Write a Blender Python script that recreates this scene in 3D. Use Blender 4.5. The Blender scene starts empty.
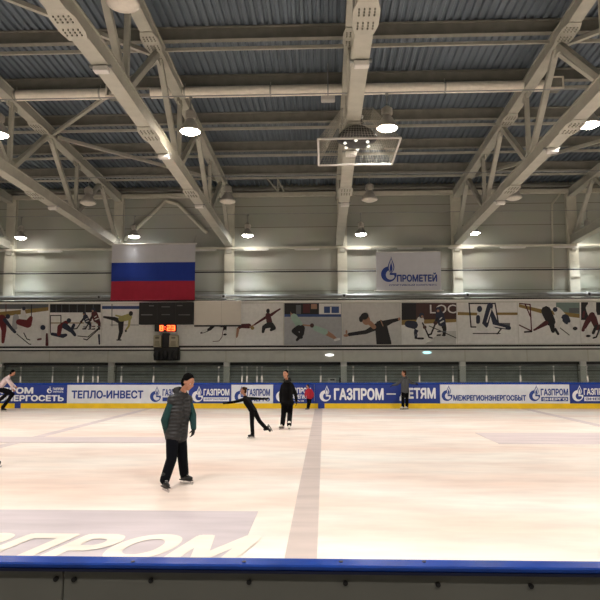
import bpy, math, random
import numpy as np
from mathutils import Vector, Matrix
from mathutils.geometry import delaunay_2d_cdt
random.seed(7)
C = bpy.context.scene.collection
sc = bpy.context.scene
PI = math.pi

# ------------------------------------------------------------------ camera
F = 620.0
H = 1.9
CAM = Vector((0, 0, H))
R = (Matrix.Rotation(math.radians(2.2), 3, 'Z') @ Matrix.Rotation(math.radians(90 + 5.9), 3, 'X')
     @ Matrix.Rotation(math.radians(-0.12), 3, 'Z'))
cd = bpy.data.cameras.new('camera')
cd.sensor_width = 36; cd.lens = F / 600 * 36; cd.clip_end = 300; cd.clip_start = 0.05
cam = bpy.data.objects.new('camera', cd); C.objects.link(cam)
cam.matrix_world = Matrix.Translation(CAM) @ R.to_4x4()
sc.camera = cam

def ray(px, py):
    return R @ Vector(((px - 300) / F, (300 - py) / F, -1))
def W(px, py, Y):
    d = ray(px, py); return CAM + d * (Y / d.y)
def G(px, py, z=0.0):
    d = ray(px, py); return CAM + d * ((z - H) / d.z)

# ------------------------------------------------------------------ materials
def lin(c):
    out = []
    for v in c:
        v /= 255.0
        out.append(v / 12.92 if v <= 0.04045 else ((v + 0.055) / 1.055) ** 2.4)
    return (*out, 1.0)

MATS = {}
def mat(name, rgb, rough=0.6, metal=0.0, var=0.12, scale=3.0, bump=0.0, bscale=40.0, spec=0.5, stretch=(1, 1, 1)):
    if name in MATS: return MATS[name]
    m = bpy.data.materials.new(name); m.use_nodes = True
    nt = m.node_tree; b = nt.nodes['Principled BSDF']
    b.inputs['Roughness'].default_value = rough
    b.inputs['Metallic'].default_value = metal
    b.inputs['Specular IOR Level'].default_value = spec
    c = lin(rgb)
    tc = nt.nodes.new('ShaderNodeTexCoord')
    mp = nt.nodes.new('ShaderNodeMapping'); mp.inputs['Scale'].default_value = stretch
    nt.links.new(tc.outputs['Object'], mp.inputs['Vector'])
    n = nt.nodes.new('ShaderNodeTexNoise'); n.inputs['Scale'].default_value = scale; n.inputs['Detail'].default_value = 4
    nt.links.new(mp.outputs[0], n.inputs['Vector'])
    r = nt.nodes.new('ShaderNodeValToRGB')
    r.color_ramp.elements[0].position = 0.3; r.color_ramp.elements[1].position = 0.7
    r.color_ramp.elements[0].color = tuple(x * (1 - var) for x in c[:3]) + (1,)
    r.color_ramp.elements[1].color = tuple(min(1, x * (1 + var)) for x in c[:3]) + (1,)
    nt.links.new(n.outputs['Fac'], r.inputs['Fac']); nt.links.new(r.outputs['Color'], b.inputs['Base Color'])
    if bump:
        n2 = nt.nodes.new('ShaderNodeTexNoise'); n2.inputs['Scale'].default_value = bscale
        nt.links.new(tc.outputs['Object'], n2.inputs['Vector'])
        bp = nt.nodes.new('ShaderNodeBump'); bp.inputs['Strength'].default_value = bump
        nt.links.new(n2.outputs['Fac'], bp.inputs['Height']); nt.links.new(bp.outputs['Normal'], b.inputs['Normal'])
    MATS[name] = m
    return m

def emit(name, rgb, strength):
    if name in MATS: return MATS[name]
    m = bpy.data.materials.new(name); m.use_nodes = True
    b = m.node_tree.nodes['Principled BSDF']
    b.inputs['Base Color'].default_value = lin(rgb)
    b.inputs['Emission Color'].default_value = lin(rgb)
    b.inputs['Emission Strength'].default_value = strength
    MATS[name] = m; return m

def glass(name, rgb=(235, 240, 238)):
    if name in MATS: return MATS[name]
    m = bpy.data.materials.new(name); m.use_nodes = True
    nt = m.node_tree
    for n in list(nt.nodes): nt.nodes.remove(n)
    o = nt.nodes.new('ShaderNodeOutputMaterial'); t = nt.nodes.new('ShaderNodeBsdfTransparent')
    t.inputs['Color'].default_value = lin(rgb)
    g = nt.nodes.new('ShaderNodeBsdfGlossy'); g.inputs['Roughness'].default_value = 0.08
    fr = nt.nodes.new('ShaderNodeFresnel'); fr.inputs['IOR'].default_value = 1.5
    mx = nt.nodes.new('ShaderNodeMixShader')
    nt.links.new(fr.outputs[0], mx.inputs[0]); nt.links.new(t.outputs[0], mx.inputs[1]); nt.links.new(g.outputs[0], mx.inputs[2])
    nt.links.new(mx.outputs[0], o.inputs['Surface'])
    MATS[name] = m; return m

steel = mat('painted_steel', (170, 169, 157), 0.55, var=0.08)
purlin_m = mat('purlin_steel', (126, 125, 116), 0.6)
galv = mat('galvanised_steel', (150, 152, 150), 0.45, 0.3)
deck_m = mat('roof_deck_steel', (96, 107, 117), 0.5, var=0.1, scale=0.7)
dark_m = mat('dark_rubber', (28, 28, 30), 0.6)
black_m = mat('black_paint', (14, 14, 16), 0.5)
white_m = mat('white_paint', (205, 203, 198), 0.5, var=0.04)
column_m = mat('column_paint', (196, 194, 178), 0.6, var=0.06)
tube_m = mat('duct_fabric', (236, 230, 216), 0.7, var=0.06, scale=6)
pipe_m = mat('pipe_paint', (130, 132, 130), 0.4, 0.2)
blue_cap = mat('blue_cap_plastic', (22, 62, 150), 0.25, var=0.15, scale=8, bump=0.15, bscale=30)
blue_ad = mat('blue_print', (26, 56, 142), 0.45, var=0.08)
white_ad = mat('white_print', (222, 225, 232), 0.45, var=0.05)
ink_blue = mat('blue_ink', (26, 60, 140), 0.5, var=0.04)
ink_white = mat('white_ink', (236, 238, 242), 0.5, var=0.03)
yellow_m = mat('yellow_plastic', (238, 200, 34), 0.4, var=0.08)

# ------------------------------------------------------------------ mesh helper
class MB:
    def __init__(s): s.v = []; s.f = []; s.mi = []; s.ms = []
    def _m(s, m):
        if m not in s.ms: s.ms.append(m)
        return s.ms.index(m)
    def add(s, vs, fs, m):
        o = len(s.v); k = s._m(m)
        s.v += [Vector(v) for v in vs]
        for f in fs: s.f.append([o + i for i in f]); s.mi.append(k)
        return s
    def box(s, c, d, m, bev=0.0):
        x, y, z = c; a, b, e = d[0] / 2, d[1] / 2, d[2] / 2
        if bev <= 0:
            vs = [(x + i * a, y + j * b, z + k * e) for i in (-1, 1) for j in (-1, 1) for k in (-1, 1)]
            return s.add(vs, [(0, 1, 3, 2), (4, 6, 7, 5), (0, 4, 5, 1), (2, 3, 7, 6), (0, 2, 6, 4), (1, 5, 7, 3)], m)
        t = bev; vs = []; idx = {}
        for i in (-1, 1):
            for j in (-1, 1):
                for k in (-1, 1):
                    for ax in range(3):
                        p = [i * (a - t), j * (b - t), k * (e - t)]
                        p[ax] += (i, j, k)[ax] * t
                        idx[(i, j, k, ax)] = len(vs); vs.append((x + p[0], y + p[1], z + p[2]))
        fs = []
        for ax in range(3):
            o1, o2 = [q for q in range(3) if q != ax]
            for sg in (-1, 1):
                q = []
                for (u, w) in ((-1, -1), (1, -1), (1, 1), (-1, 1)):
                    t3 = [0, 0, 0]; t3[ax] = sg; t3[o1] = u; t3[o2] = w
                    q.append(idx[(*t3, ax)])
                fs.append(q)
        for ax in range(3):
            o1, o2 = [q for q in range(3) if q != ax]
            for u in (-1, 1):
                for w in (-1, 1):
                    A = [0, 0, 0]; A[o1] = u; A[o2] = w; A[ax] = -1
                    B = list(A); B[ax] = 1
                    fs.append([idx[(*A, o1)], idx[(*B, o1)], idx[(*B, o2)], idx[(*A, o2)]])
        for i in (-1, 1):
            for j in (-1, 1):
                for k in (-1, 1): fs.append([idx[(i, j, k, q)] for q in range(3)])
        return s.add(vs, fs, m)
    def beam(s, a, b, w, h, m, up=(0, 0, 1)):
        a, b = Vector(a), Vector(b); d = (b - a).normalized(); up = Vector(up)
        sd = d.cross(up)
        if sd.length < 1e-4: sd = d.cross(Vector((1, 0, 0)))
        sd.normalize(); u = sd.cross(d).normalized()
        vs = [p + sd * i * w / 2 + u * j * h / 2 for p in (a, b) for i, j in ((-1, -1), (1, -1), (1, 1), (-1, 1))]
        return s.add(vs, [(3, 2, 1, 0), (4, 5, 6, 7), (0, 1, 5, 4), (1, 2, 6, 5), (2, 3, 7, 6), (3, 0, 4, 7)], m)
    def tube(s, a, b, r1, m, r2=None, n=12):
        r2 = r1 if r2 is None else r2
        a, b = Vector(a), Vector(b); d = (b - a).normalized()
        sd = d.cross(Vector((0, 0, 1)))
        if sd.length < 1e-3: sd = d.cross(Vector((1, 0, 0)))
        sd.normalize(); u = sd.cross(d)
        vs = [p + (sd * math.cos(2 * PI * i / n) + u * math.sin(2 * PI * i / n)) * r for p, r in ((a, r1), (b, r2)) for i in range(n)]
        fs = [(i, (i + 1) % n, n + (i + 1) % n, n + i) for i in range(n)] + [tuple(range(n - 1, -1, -1)), tuple(range(n, 2 * n))]
        return s.add(vs, fs, m)
    def lathe(s, prof, c, m, n=24):
        c = Vector(c); vs = []; fs = []
        for r, z in prof:
            vs += [c + Vector((r * math.cos(2 * PI * i / n), r * math.sin(2 * PI * i / n), z)) for i in range(n)]
        for k in range(len(prof) - 1):
            for i in range(n):
                j = (i + 1) % n
                fs.append((k * n + i, k * n + j, (k + 1) * n + j, (k + 1) * n + i))
        fs.append(tuple(range(n - 1, -1, -1))); fs.append(tuple(range((len(prof) - 1) * n, len(prof) * n)))
        return s.add(vs, fs, m)
    def ball(s, c, r, m, n=12, k=8, M=None):
        c = Vector(c); vs = []; fs = []
        r = Vector(r) if hasattr(r, '__len__') else Vector((r, r, r))
        for a in range(k + 1):
            th = PI * a / k
            for i in range(n):
                ph = 2 * PI * i / n
                p = Vector((r.x * math.sin(th) * math.cos(ph), r.y * math.sin(th) * math.sin(ph), r.z * math.cos(th)))
                vs.append(c + (M @ p if M else p))
        for a in range(k):
            for i in range(n):
                j = (i + 1) % n; fs.append((a * n + i, (a + 1) * n + i, (a + 1) * n + j, a * n + j))
        return s.add(vs, fs, m)
    def build(s, name, parent=None, base=None, smooth=False):
        org = Vector(base) if base is not None else (parent_world(parent) if parent else Vector((0, 0, 0)))
        me = bpy.data.meshes.new(name)
        me.from_pydata([tuple(v - org) for v in s.v], [], s.f)
        for m in s.ms: me.materials.append(m)
        me.polygons.foreach_set('material_index', s.mi)
        if smooth: me.polygons.foreach_set('use_smooth', [True] * len(me.polygons))
        me.update()
        o = bpy.data.objects.new(name, me); C.objects.link(o)
        if parent: o.parent = parent; o.location = org - parent_world(parent)
        else: o.location = org
        return o

def parent_world(o):
    p = Vector((0, 0, 0))
    while o: p = p + o.location; o = o.parent
    return p

def tag(o, label=None, cat=None, group=None, kind=None):
    if label: o['label'] = label
    if cat: o['category'] = cat
    if group: o['group'] = group
    if kind: o['kind'] = kind
    return o
def empty(name, loc, label=None, cat=None, group=None, kind=None):
    o = bpy.data.objects.new(name, None); C.objects.link(o); o.location = loc; o.empty_display_size = 0.1
    return tag(o, label, cat, group, kind)
def copy_tree(o, parent=None):
    c = o.copy(); C.objects.link(c); c.parent = parent
    for ch in list(o.children): copy_tree(ch, c)
    return c

# ------------------------------------------------------------------ text and logo (flat lettering facing the rink)
def text_on(body, x0, x1, y0, y1, Y, m, parent, name='lettering', bold=0.02, slant=0.0, thick=0.006, label=None):
    """lettering filling the px box on the plane Y (x0..x1, y0 top .. y1 bottom)"""
    a = W(x0, y1, Y); b = W(x1, y0, Y)
    return text_box(body, a.x, b.x, a.z, b.z, Y, m, parent, name, bold, slant, thick)
TEXTS = {}
def glyph_fill(body):
    """outline of the lettering, filled by non-zero winding (the glyphs' own contours overlap)"""
    if body in TEXTS: return TEXTS[body]
    cu = bpy.data.curves.new('lettering', 'FONT'); cu.body = body; cu.resolution_u = 3; cu.fill_mode = 'NONE'
    o = bpy.data.objects.new('lettering', cu); C.objects.link(o)
    bpy.context.view_layer.update()
    me = bpy.data.meshes.new_from_object(o.evaluated_get(bpy.context.evaluated_depsgraph_get()))
    bpy.data.objects.remove(o); bpy.data.curves.remove(cu)
    V = [v.co.xy.copy() for v in me.vertices]; E_ = [tuple(e.vertices) for e in me.edges]
    bpy.data.meshes.remove(me)
    nxt = {}
    for a, b in E_: nxt.setdefault(a, []).append(b); nxt.setdefault(b, []).append(a)
    seen = set(); dirs = []                                   # walk each closed contour in the order of its vertices
    for st in range(len(V)):
        if st in seen: continue
        cur, prev = st, None
        if st + 1 in nxt.get(st, []): n_ = st + 1
        elif nxt.get(st): n_ = nxt[st][0]
        else: continue
        loop = [st]; seen.add(st); cur = n_; prev = st
        while cur != st and cur not in seen:
            loop.append(cur); seen.add(cur)
            c2 = [q for q in nxt[cur] if q != prev]
            if not c2: break
            prev, cur = cur, c2[0]
        dirs += list(zip(loop, loop[1:] + loop[:1]))
    co, _, fc, *_r = delaunay_2d_cdt(V, E_, [], 0, 1e-6)
    A = np.array([V[a] for a, b in dirs]); B = np.array([V[b] for a, b in dirs]); keep = []
    for f in fc:
        c = sum((co[q] for q in f), Vector((0, 0))) / len(f); x, y = c
        up = (A[:, 1] <= y) & (B[:, 1] > y); dn = (A[:, 1] > y) & (B[:, 1] <= y)
        cr = (B[:, 0] - A[:, 0]) * (y - A[:, 1]) - (x - A[:, 0]) * (B[:, 1] - A[:, 1])
        if int(np.sum(up & (cr > 0))) - int(np.sum(dn & (cr < 0))): keep.append(tuple(f))
    TEXTS[body] = ([Vector((v.x, v.y, 0)) for v in co], keep); return TEXTS[body]
def text_mesh(body, bold, slant=0.0, split=False):
    v0, f0 = glyph_fill(body); vs = []; fs = []; d = bold * .8
    for i, (a, b) in enumerate(((0, 0), (d, 0), (-d, 0), (0, d), (0, -d), (d * .7, d * .7), (-d * .7, d * .7), (d * .7, -d * .7), (-d * .7, -d * .7))):
        o_ = len(vs); vs += [Vector((v.x + a, v.y + b, v.z + i * .0008)) for v in v0]; fs += [tuple(o_ + j for j in f) for f in f0]
    mnx = min(v.x for v in vs); mxx = max(v.x for v in vs); mny = min(v.y for v in vs); mxy = max(v.y for v in vs)
    return [((v.x - mnx) / (mxx - mnx), (v.y - mny) / (mxy - mny), v.z) for v in vs], fs
def text_box(body, X0, X1, Z0, Z1, Y, m, parent, name='lettering', bold=0.02, slant=0.0, thick=0.006):
    uv, fs = text_mesh(body, bold, slant)
    mb = MB(); mb.add([(X0 + u * (X1 - X0), Y - thick - e, Z0 + v * (Z1 - Z0)) for u, v, e in uv], fs, m)
    return mb.build(name, parent)

CLIP = None
def flat(mb, pts, Y, m, lay):
    """filled polygon from px points on plane Y, raised lay*3 mm, clipped to CLIP"""
    if CLIP:
        x0, x1, y0, y1 = CLIP
        for ax, lim, sg in ((0, x0, 1), (0, x1, -1), (1, y0, 1), (1, y1, -1)):
            out = []
            for i in range(len(pts)):
                p, q = pts[i - 1], pts[i]; dp, dq = (p[ax] - lim) * sg, (q[ax] - lim) * sg
                if (dp >= 0) != (dq >= 0): t = dp / (dp - dq); out.append((p[0] + t * (q[0] - p[0]), p[1] + t * (q[1] - p[1])))
                if dq >= 0: out.append(q)
            pts = out
            if len(pts) < 3: return
    vs = [W(x, y, Y) for x, y in pts]
    vs = [Vector((v.x, Y - 0.003 * lay, v.z)) for v in vs]
    mb.add(vs, [tuple(range(len(vs)))], m)
def ell(mb, cx, cy, rx, ry, Y, m, lay, n=14, rot=0.0):
    c, s_ = math.cos(rot), math.sin(rot)
    flat(mb, [(cx + rx * math.cos(t) * c - ry * math.sin(t) * s_, cy + rx * math.cos(t) * s_ + ry * math.sin(t) * c)
              for t in [2 * PI * i / n for i in range(n)]], Y, m, lay)
def stroke(mb, pts, w, Y, m, lay):
    w = w if hasattr(w, '__len__') else [w] * len(pts)
    for (a, b, wa, wb) in zip(pts, pts[1:], w, w[1:]):
        dx, dy = b[0] - a[0], b[1] - a[1]; L = math.hypot(dx, dy) or 1; nx, ny = -dy / L / 2, dx / L / 2
        flat(mb, [(a[0] + nx * wa, a[1] + ny * wa), (b[0] + nx * wb, b[1] + ny * wb), (b[0] - nx * wb, b[1] - ny * wb), (a[0] - nx * wa, a[1] - ny * wa)], Y, m, lay)
        ell(mb, b[0], b[1], wb / 2, wb / 2, Y, m, lay + 0.3, 8)
        ell(mb, a[0], a[1], wa / 2, wa / 2, Y, m, lay + 0.4, 8)

def logo(x0, x1, y0, y1, Y, m, parent, back, lay=2.5):
    """round letter with a flame over it, inside the px box"""
    mb = MB()
    w = x1 - x0; h = y1 - y0; r = min(w, h * 0.68) / 2
    cx = x0 + r; cy = y1 - r
    P = []
    n = 26
    for i in range(n + 1):                                    # outer arc from upper right round the left side to the lower right
        t = math.radians(-70 - i * (275 / n)); P.append((cx + r * math.cos(t), cy + r * math.sin(t)))
    for i in range(n + 1):
        t = math.radians(-345 + i * (275 / n)); P.append((cx + r * .22 + r * .60 * math.cos(t), cy + r * .08 + r * .62 * math.sin(t)))
    k = n + 1
    vs = [W(x, y, Y) for x, y in P]; vs = [Vector((v.x, Y - 0.003 * lay, v.z)) for v in vs]
    fs = [(i, i + 1, 2 * k - 2 - i, 2 * k - 1 - i) for i in range(n)]
    mb.add(vs, fs, m)
    flat(mb, [(cx + .12 * r, cy - .16 * r), (cx + r, cy - .16 * r), (cx + r, cy + .3 * r), (cx + .72 * r, cy + .3 * r), (cx + .7 * r, cy + .1 * r), (cx + .12 * r, cy + .1 * r)], Y, m, lay + .5)
    def drop(cx, top, bot, rw, mm, ly):
        pts = []
        for i in range(13):
            u = i / 12; pts.append((cx + rw * math.sin(PI * u ** 1.5) , top + (bot - top) * u))
        for i in range(11, 0, -1):
            u = i / 12; pts.append((cx - rw * math.sin(PI * u ** 1.5), top + (bot - top) * u))
        flat(mb, pts, Y, mm, ly)
    fx = cx + .3 * r
    drop(fx, y0, cy - .05 * r, .42 * r, m, lay + 1)
    drop(fx, y0 + .25 * r, cy - .15 * r, .3 * r, back, lay + 1.6)
    drop(fx, y0 + .65 * r, cy - .2 * r, .18 * r, m, lay + 2.2)
    return mb.build('logo', parent)

# ------------------------------------------------------------------ THE HALL
YW = 32.6           # back wall
def ztop(Y):        # underside of the roof's top chord / purlins
    d = (YW - Y) if Y > 13 else (YW - 13) - (13 - Y)
    return 10.85 + 0.044 * d
def zbot(Y):
    d = (YW - Y) if Y > 13 else (YW - 13) - (13 - Y)
    return 8.1 + 0.026 * d
XL, XR, YF = -34.0, 36.0, -9.0

# ice
def ice_material():
    m = bpy.data.materials.new('ice'); m.use_nodes = True; nt = m.node_tree; b = nt.nodes['Principled BSDF']
    tc = nt.nodes.new('ShaderNodeTexCoord')
    def noise(scale, st, det=5):
        mp = nt.nodes.new('ShaderNodeMapping'); mp.inputs['Scale'].default_value = st
        mp.inputs['Rotation'].default_value = (0, 0, 0.12)
        nt.links.new(tc.outputs['Object'], mp.inputs['Vector'])
        n = nt.nodes.new('ShaderNodeTexNoise'); n.inputs['Scale'].default_value = scale; n.inputs['Detail'].default_value = det
        nt.links.new(mp.outputs[0], n.inputs['Vector']); return n
    n1 = noise(0.5, (0.35, 1.0, 1)); n2 = noise(2.2, (0.45, 1.3, 1), 9)
    r1 = nt.nodes.new('ShaderNodeValToRGB')
    r1.color_ramp.elements[0].color = lin((236, 213, 199)); r1.color_ramp.elements[1].color = lin((246, 242, 234))
    r1.color_ramp.elements[0].position = .35; r1.color_ramp.elements[1].position = .65
    nt.links.new(n1.outputs['Fac'], r1.inputs['Fac'])
    r2 = nt.nodes.new('ShaderNodeValToRGB')
    r2.color_ramp.elements[0].color = (.78, .76, .76, 1); r2.color_ramp.elements[1].color = (1, 1, 1, 1)
    r2.color_ramp.elements[0].position = .3; r2.color_ramp.elements[1].position = .6
    nt.links.new(n2.outputs['Fac'], r2.inputs['Fac'])
    mx = nt.nodes.new('ShaderNodeMixRGB'); mx.blend_type = 'MULTIPLY'; mx.inputs[0].default_value = .6
    nt.links.new(r1.outputs[0], mx.inputs[1]); nt.links.new(r2.outputs[0], mx.inputs[2])
    nt.links.new(mx.outputs[0], b.inputs['Base Color'])
    b.inputs['Roughness'].default_value = .38; b.inputs['Specular IOR Level'].default_value = .35
    bp = nt.nodes.new('ShaderNodeBump'); bp.inputs['Strength'].default_value = .08
    nt.links.new(n2.outputs['Fac'], bp.inputs['Height']); nt.links.new(bp.outputs[0], b.inputs['Normal'])
    return m
ice_m = ice_material()
mb = MB(); mb.box((1, 14.8, -0.1), (70, 24.6, 0.2), ice_m)
ice = tag(mb.build('floor_ice', base=(0, 14, 0)), 'scratched pale ice sheet filling the rink', kind='structure')
conc = mat('concrete_floor', (95, 95, 92), 0.8, var=.15)
mb = MB(); mb.box((1, (YF + 2.5) / 2, -0.1), (70, 2.5 - YF, 0.2), conc)
tag(mb.build('floor', base=(0, 0, 0)), 'dark concrete walkway beside the rink', kind='structure')
mb = MB(); mb.box((1, (27.1 + YW) / 2, -0.1), (70, YW - 27.1, 0.2), conc)
tag(mb.build('floor_concourse', base=(0, 29, 0)), 'concrete strip behind the far boards', kind='structure')

# painted markings frozen into the ice: thin sheets belonging to the ice
def mark_mat(name, rgb):
    m = mat(name, rgb, .4, var=.12, scale=2.0, stretch=(.3, 1.5, 1)); m.node_tree.nodes['Principled BSDF'].inputs['Specular IOR Level'].default_value = .35
    return m
mk = mark_mat('faded_mauve_line', (200, 186, 180)); mk2 = mark_mat('faded_pink_paint', (214, 200, 200)); mk3 = mark_mat('faded_violet_paint', (196, 186, 190))
lit_letter = mark_mat('ice_letter_paint', (236, 226, 214))
zs_ = [.001]
def sheet(x0, x1, y0, y1, m, z=None, name='line_marking'):
    zs_[0] += .0012; z = zs_[0]
    mb = MB(); mb.box(((x0 + x1) / 2, (y0 + y1) / 2, z / 2), (x1 - x0, y1 - y0, z), m); return mb.build(name, ice)
xc = G(301, 556).x
sheet(xc - .16, xc + .16, 2.6, 26.9, mk)
sheet(-7.72, -7.42, 2.6, 26.9, mk2)
sheet(8.3, 8.6, 2.6, 26.9, mk2)
yb = G(300, 512).y
sheet(-9.0, G(258, 512).x, 4.9, yb, mk3, name='ice_advert')
uv, fs = text_mesh('ГАЗПРОМ', .06, 0.0, True)
y0_, y1_ = 6.15, 7.1
xr = G(243, 540).x; xl = xr - 4.3
mb = MB(); mb.add([(xl + u * (xr - xl) + + .22 * v, y0_ + v * (y1_ - y0_), .011 + e * .4) for u, v, e in uv], fs, lit_letter)
mb.build('ice_lettering', ice)
a = G(480, 433); b2 = G(500, 444)
sheet(4.15, 13.0, b2.y, a.y, mk2, name='ice_advert')
sheet(-13.0, -3.9, b2.y, G(0, 437).y, mk2, name='ice_advert')
for cx, cy, rr in ():
    if rr <= 0: continue
    mb = MB(); n = 64; vs = []
    for i in range(n):
        t = 2 * PI * i / n
        for r_ in (rr - .04, rr + .04): vs.append((cx + r_ * math.cos(t), cy + r_ * math.sin(t), .011))
    mb.add(vs, [(2 * i, 2 * i + 1, (2 * i + 3) % (2 * n), (2 * i + 2) % (2 * n)) for i in range(n)], mark_mat('faint_circle_paint', (238, 227, 220))); mb.build('centre_circle', ice)

# walls
def wall_material():
    m = bpy.data.materials.new('wall_cladding'); m.use_nodes = True; nt = m.node_tree; b = nt.nodes['Principled BSDF']
    tc = nt.nodes.new('ShaderNodeTexCoord'); mp = nt.nodes.new('ShaderNodeMapping')
    mp.inputs['Rotation'].default_value = (PI / 2, 0, 0)
    nt.links.new(tc.outputs['Object'], mp.inputs['Vector'])
    br = nt.nodes.new('ShaderNodeTexBrick'); br.offset = 0
    br.inputs['Color1'].default_value = lin((174, 176, 165)); br.inputs['Color2'].default_value = lin((166, 168, 157)); br.inputs['Mortar'].default_value = lin((120, 116, 104))
    br.inputs['Scale'].default_value = 1.0; br.inputs['Brick Width'].default_value = 6.0; br.inputs['Row Height'].default_value = 1.15
    br.inputs['Mortar Size'].default_value = .018; br.inputs['Mortar Smooth'].default_value = .3
    nt.links.new(mp.outputs[0], br.inputs['Vector'])
    n = nt.nodes.new('ShaderNodeTexNoise'); n.inputs['Scale'].default_value = .8; nt.links.new(tc.outputs['Object'], n.inputs['Vector'])
    mx = nt.nodes.new('ShaderNodeMixRGB'); mx.blend_type = 'MULTIPLY'; mx.inputs[0].default_value = .15
    nt.links.new(br.outputs['Color'], mx.inputs[1]); nt.links.new(n.outputs['Color'], mx.inputs[2])
    nt.links.new(mx.outputs[0], b.inputs['Base Color']); b.inputs['Roughness'].default_value = .55
    bp = nt.nodes.new('ShaderNodeBump'); bp.inputs['Strength'].default_value = .5; bp.invert = True
    nt.links.new(br.outputs['Fac'], bp.inputs['Height']); nt.links.new(bp.outputs[0], b.inputs['Normal'])
    return m
wall_m = wall_material()
side_m = mat('side_wall_cladding', (150, 146, 132), .7)
def wallbox(name, c, d, m, label):
    mb = MB(); mb.box(c, d, m); tag(mb.build(name, base=(c[0], c[1], c[2] - d[2] / 2)), label, kind='structure')
wallbox('wall_back', (1, YW + .15, 6), (XR - XL + .6, .3, 12), wall_m, 'grey clad back wall of the hall')
wallbox('wall_left', (XL - .15, 11.8, 6.5), (.3, YW - YF + .6, 13), side_m, 'grey side wall of the hall')
wallbox('wall_right', (XR + .15, 11.8, 6.5), (.3, YW - YF + .6, 13), side_m, 'grey side wall of the hall')
wallbox('wall_front', (1, YF - .15, 6.5), (XR - XL + .6, .3, 13), side_m, 'grey wall behind the viewer')

# corrugated roof deck, ribs running towards the back wall
mb = MB(); xs = []; x = XL
while x < XR:
    xs += [(x, 0), (x + .10, 0), (x + .13, .075), (x + .21, .075)]; x += .24
rows = [(YW + .3), 13.0, YF - .3]
vs = []
for Y in rows: vs += [(xx, Y, ztop(Y) + .62 + dz) for xx, dz in xs]
n = len(xs)
mb.add(vs, [(k * n + i, k * n + i + 1, (k + 1) * n + i + 1, (k + 1) * n + i) for k in range(2) for i in range(n - 1)], deck_m)
tag(mb.build('ceiling', base=(1, 13, 12)), 'blue-grey corrugated steel roof deck', kind='structure')

# purlins
PY = [29.55, 26.6, 23.7, 20.75, 17.85, 14.95, 12.0, 9.1]
names = ['first', 'second', 'third', 'fourth', 'fifth', 'sixth', 'seventh', 'eighth']
for i, Y in enumerate(PY):
    z = ztop(Y) + .2
    r = empty('roof_purlin', (1, Y, z), 'grey steel roof purlin spanning the hall, %s out from the back wall' % names[i], 'roof beam')
    mb = MB(); mb.box((1, Y, z + .21), (70, .04, .38), purlin_m); mb.box((1, Y, z + .01), (70, .2, .03), purlin_m); mb.box((1, Y, z + .40), (70, .2, .03), purlin_m)
    mb.build('web', r)
    mb = MB(); mb.box((1, Y + .28, z - .12), (70, .07, .1), steel); mb.build('tie_bar', r)

# roof trusses
bot_nodes = [YW - .4, 26.6, 20.75, 14.95, 9.1]
top_nodes = [YW - .2] + PY
def splice(x, Y, zf, w, parent, slope):
    mb = MB(); zz = zf(Y) - .012; L = .55; n_ = [(w / 2, -L), (w / 2 + .07, -L + .3), (w / 2 + .07, L - .3), (w / 2, L), (-w / 2, L), (-w / 2 - .07, L - .3), (-w / 2 - .07, -L + .3), (-w / 2, -L)]
    top = [(x + a, Y + b, zz - b * slope + .02) for a, b in n_]; bo = [(x + a, Y + b, zz - b * slope - .02) for a, b in n_]
    mb.add(top + bo, [tuple(range(8)), tuple(range(15, 7, -1))] + [(i, (i + 1) % 8, 8 + (i + 1) % 8, 8 + i) for i in range(8)], steel)
    for gx in (-.15, -.05, .05, .15):
        for gy in (-.33, -.23, .23, .33, -.13, .13):
            mb.tube((x + gx, Y + gy, zz - gy * slope - .02), (x + gx, Y + gy, zz - gy * slope - .05), .018, purlin_m, n=6)
    mb.build('splice_plate', parent)
def i_chord(mb, x, zf, Y0, Y1, w, h, m):
    a = (x, Y0, zf(Y0)); b = (x, Y1, zf(Y1))
    def off(p, dz): return (p[0], p[1], p[2] + dz)
    mb.beam(off(a, .015), off(b, .015), w, .03, m); mb.beam(off(a, h - .015), off(b, h - .015), w, .03, m)
    mb.beam(off(a, h / 2), off(b, h / 2), w - .08, h - .06, m)
TX = [(-17, 'outermost on the left side'), (-11, 'ending behind the tricolour flag'), (-5, 'ending just right of the tricolour flag'), (1, 'running over the middle of the rink'), (7, 'ending just right of the white logo banner'), (13, 'ending at the right edge')]
for x, pos in TX:
    x = .85 if x == 1 else x
    r = empty('roof_truss', (x, YW - .2, zbot(YW)), 'grey steel roof truss %s' % pos, 'roof truss')
    mb = MB(); i_chord(mb, x, zbot, YW - .3, 13, .38, .42, steel); i_chord(mb, x, zbot, 13, 6, .38, .42, steel); mb.build('bottom_chord', r)
    mb = MB(); i_chord(mb, x, lambda Y: ztop(Y) - .25, YW - .1, 13, .36, .40, steel); i_chord(mb, x, lambda Y: ztop(Y) - .25, 13, 6, .36, .40, steel); mb.build('top_chord', r)
    for Y in (11.4, 17.1, 22.8):
        splice(x, Y, zbot, .38, r, .026); splice(x, Y, lambda q: ztop(q) - .25, .36, r, .044)
    for k, Yb in enumerate(bot_nodes):
        zb = zbot(Yb) + .4
        if k > 0:
            mb = MB(); mb.beam((x, Yb, zb), (x, Yb, ztop(Yb) - .24), .14, .14, steel, up=(0, 1, 0)); mb.build('web_member', r)
        for Yt in top_nodes:
            if abs(abs(Yt - Yb) - 2.9) < .35:
                s = .09 if Yt < Yb else -.09
                mb = MB(); mb.beam((x, Yb - s * 2, zb), (x, Yt + s * 1.5, ztop(Yt) - .24), .17, .17, steel, up=(0, 1, 0)); mb.build('web_member', r)
        mb = MB(); mb.beam((x, Yb + .45, zb + .1), (x, Yb - .45, zb + .12), .05, .32, steel); mb.build('gusset_plate', r)
    for Yt in top_nodes[1:]:
        mb = MB(); mb.beam((x, Yt + .35, ztop(Yt) - .33), (x, Yt - .35, ztop(Yt) - .31), .05, .25, steel); mb.build('gusset_plate', r)

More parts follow.
